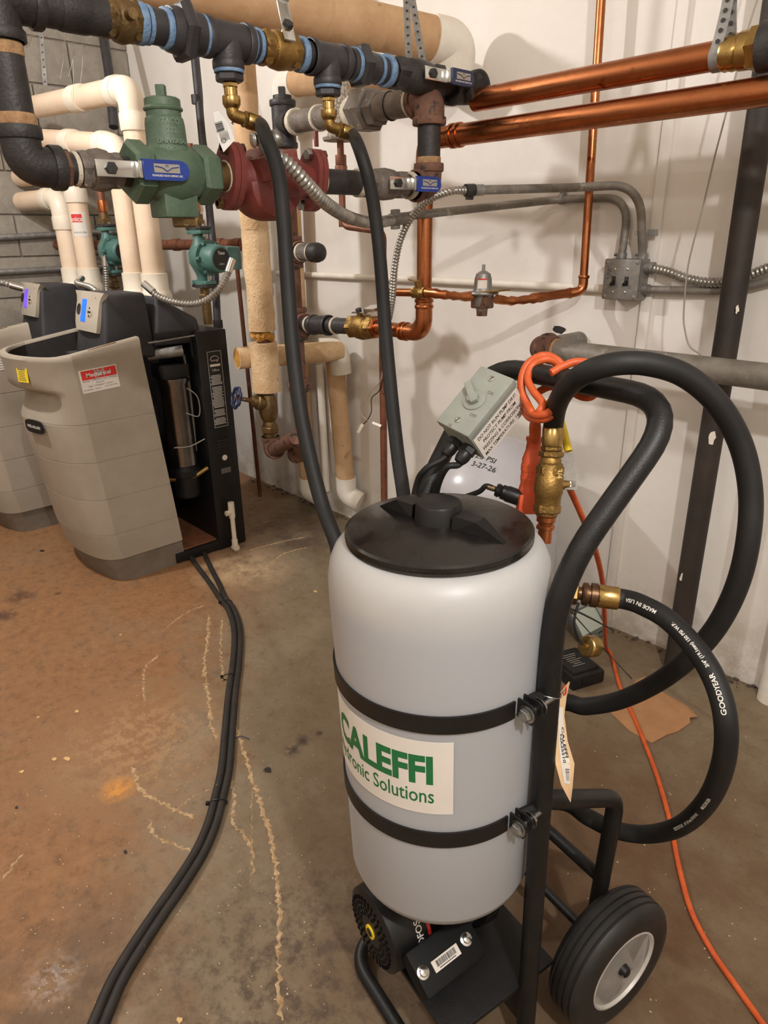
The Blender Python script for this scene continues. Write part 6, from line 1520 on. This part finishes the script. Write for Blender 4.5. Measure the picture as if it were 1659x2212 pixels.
# ---- mineral crust lines, flakes and grit on the floor
crust = mat('cream_mineral_crust', K1(188, 160, 122), K1(150, 120, 84), .9, scale=60, lo=.4, hi=.6, bump=.6, bscale=200)
def crust_line(pts, wd):
    P = resample(spline([az(a, b, 0.) for a, b in pts], 10), .007); rows = []
    for i, p in enumerate(P):
        d = (P[min(i+1, len(P)-1)]-P[max(i-1, 0)]).normalized(); s_ = V((d.y, -d.x, 0)); w_ = wd*1.15*random.uniform(.2, 1.4)*(1 if 1 < i < len(P)-2 else .3)
        j = s_*random.uniform(-.0045, .0045); rows.append([p+j-s_*w_, p+j-s_*w_*.4+Z*.0011, p+j+s_*w_*.4+Z*.0011, p+j+s_*w_])
    if len(rows) > 2: MB().grid(rows).build('mineral_crust', crust, fl, 0)
for pts, wd in (([(452, 1330), (446, 1400), (441, 1450), (450, 1500), (456, 1560), (470, 1600)], .005), ([(480, 1335), (477, 1400), (482, 1470)], .003),
                ([(505, 1560), (525, 1620), (550, 1700), (570, 1760), (590, 1830), (600, 1900), (603, 2000), (602, 2100), (606, 2212)], .0045),
                ([(347, 1412), (318, 1437), (310, 1470), (313, 1518)], .0035), ([(286, 1655), (300, 1700), (340, 1730), (380, 1750), (425, 1770)], .0045),
                ([(322, 1770), (335, 1803), (380, 1825), (420, 1840)], .004), ([(500, 1680), (506, 1735), (503, 1775), (530, 1805), (545, 1850), (543, 1910)], .0035),
                ([(384, 1745), (420, 1720), (460, 1703)], .0018), ([(520, 1262), (560, 1238), (610, 1198), (665, 1182)], .004), ([(535, 1190), (600, 1172), (660, 1160)], .003),
                ([(5, 1905), (30, 1865), (60, 1835)], .003), ([(350, 1365), (400, 1325), (450, 1305)], .0025), ([(545, 1700), (543, 1800), (545, 1900)], .0015)): crust_line(pts, wd)
flake = mat('pale_flake', K1(206, 170, 112), None, .8)
dflake = mat('dark_scrap', K1(38, 34, 32), None, .7)
def chip_at(a, b, s, mt, nm, lab_, grp):
    c = az(a, b, .0006); m = []
    for k in range(8): q = 2*math.pi*k/8; rr = s*random.uniform(.5, 1.2); m.append((math.cos(q)*rr, math.sin(q)*rr*.8))
    tag(MB().prism(m, c, X, Y, Z, .0018).build(nm, mt, None, 0), lab_, 'debris', grp)
for a, b, s, l in ((682, 1278, .010, 'orange flake on the grey floor left of the tank'), (165, 1537, .009, 'pale flake highest of the loose flakes at the left'), (145, 1640, .011, 'largest pale flake of a pair on the rusty floor'),
                   (117, 1641, .008, 'smaller pale flake of a pair on the rusty floor'), (47, 1668, .008, 'pale flake nearest the left edge of the floor'), (82, 1550, .006, 'thin pale flake left of the highest flake'),
                   (388, 2205, .008, 'pale flake at the bottom edge right of the drain hoses'), (260, 1372, .006, 'white fleck on the rusty floor below the boiler')): chip_at(a, b, s, flake, 'paint_flake', l, 'pale flakes on the floor')
for a, b, s, l in ((580, 1664, .012, 'dark scrap right of the drain hoses'), (271, 1840, .008, 'dark scrap on the floor left of the drain hoses'), (92, 1190, .014, 'dark crumb on the floor left of the nearer boiler'), (36, 1744, .006, 'dark sliver near the left edge of the floor')): chip_at(a, b, s, dflake, 'dark_scrap', l, 'dark scraps on the floor')
crumbs = MB()
for k in range(150):
    c = V((random.uniform(-3.4, -.2), W-random.uniform(.004, .05)**1.0, .0)); s = random.uniform(.002, .008); q = random.uniform(0, 3.1); u = V((math.cos(q), math.sin(q), 0))
    crumbs.box(c+Z*s*.4, u, V((-u.y, u.x, 0)), Z, s, s*.7, s*.5)
stuff(tag(crumbs.build('wall_foot_crumbs', mat('dark_crumbs', K1(84, 72, 60), None, .9), None, 0), 'dark crumbs of rubble along the foot of the white wall', 'rubble'))
tag(MB().tube([az(505, 1594, .004), az(522, 1590, .006), az(538, 1596, .004)], .0014, 5).build('tie_offcut', navy_v), 'short dark blue tie offcut beside the drain hoses', 'debris')
grit = MB()
for k in range(300):
    a, b = random.uniform(20, 720), random.uniform(1230, 2190); c = az(a, b, .0004); s = random.uniform(.0007, .0016); q = random.uniform(0, 3.1)
    u = V((math.cos(q), math.sin(q), 0)); grit.box(c, u, V((-u.y, u.x, 0)), Z, s, s*.6, .0006)
for k in range(70):
    a, b = random.uniform(1220, 1640), random.uniform(1520, 2190); c = az(a, b, .0004); s = random.uniform(.0008, .0018); q = random.uniform(0, 3.1)
    u = V((math.cos(q), math.sin(q), 0)); grit.box(c, u, V((-u.y, u.x, 0)), Z, s, s*.6, .0006)
stuff(tag(grit.build('floor_grit', mat('pale_grit', K1(200, 180, 150), None, .8), None, 0), 'pale grit scattered over the stained floor', 'grit'))
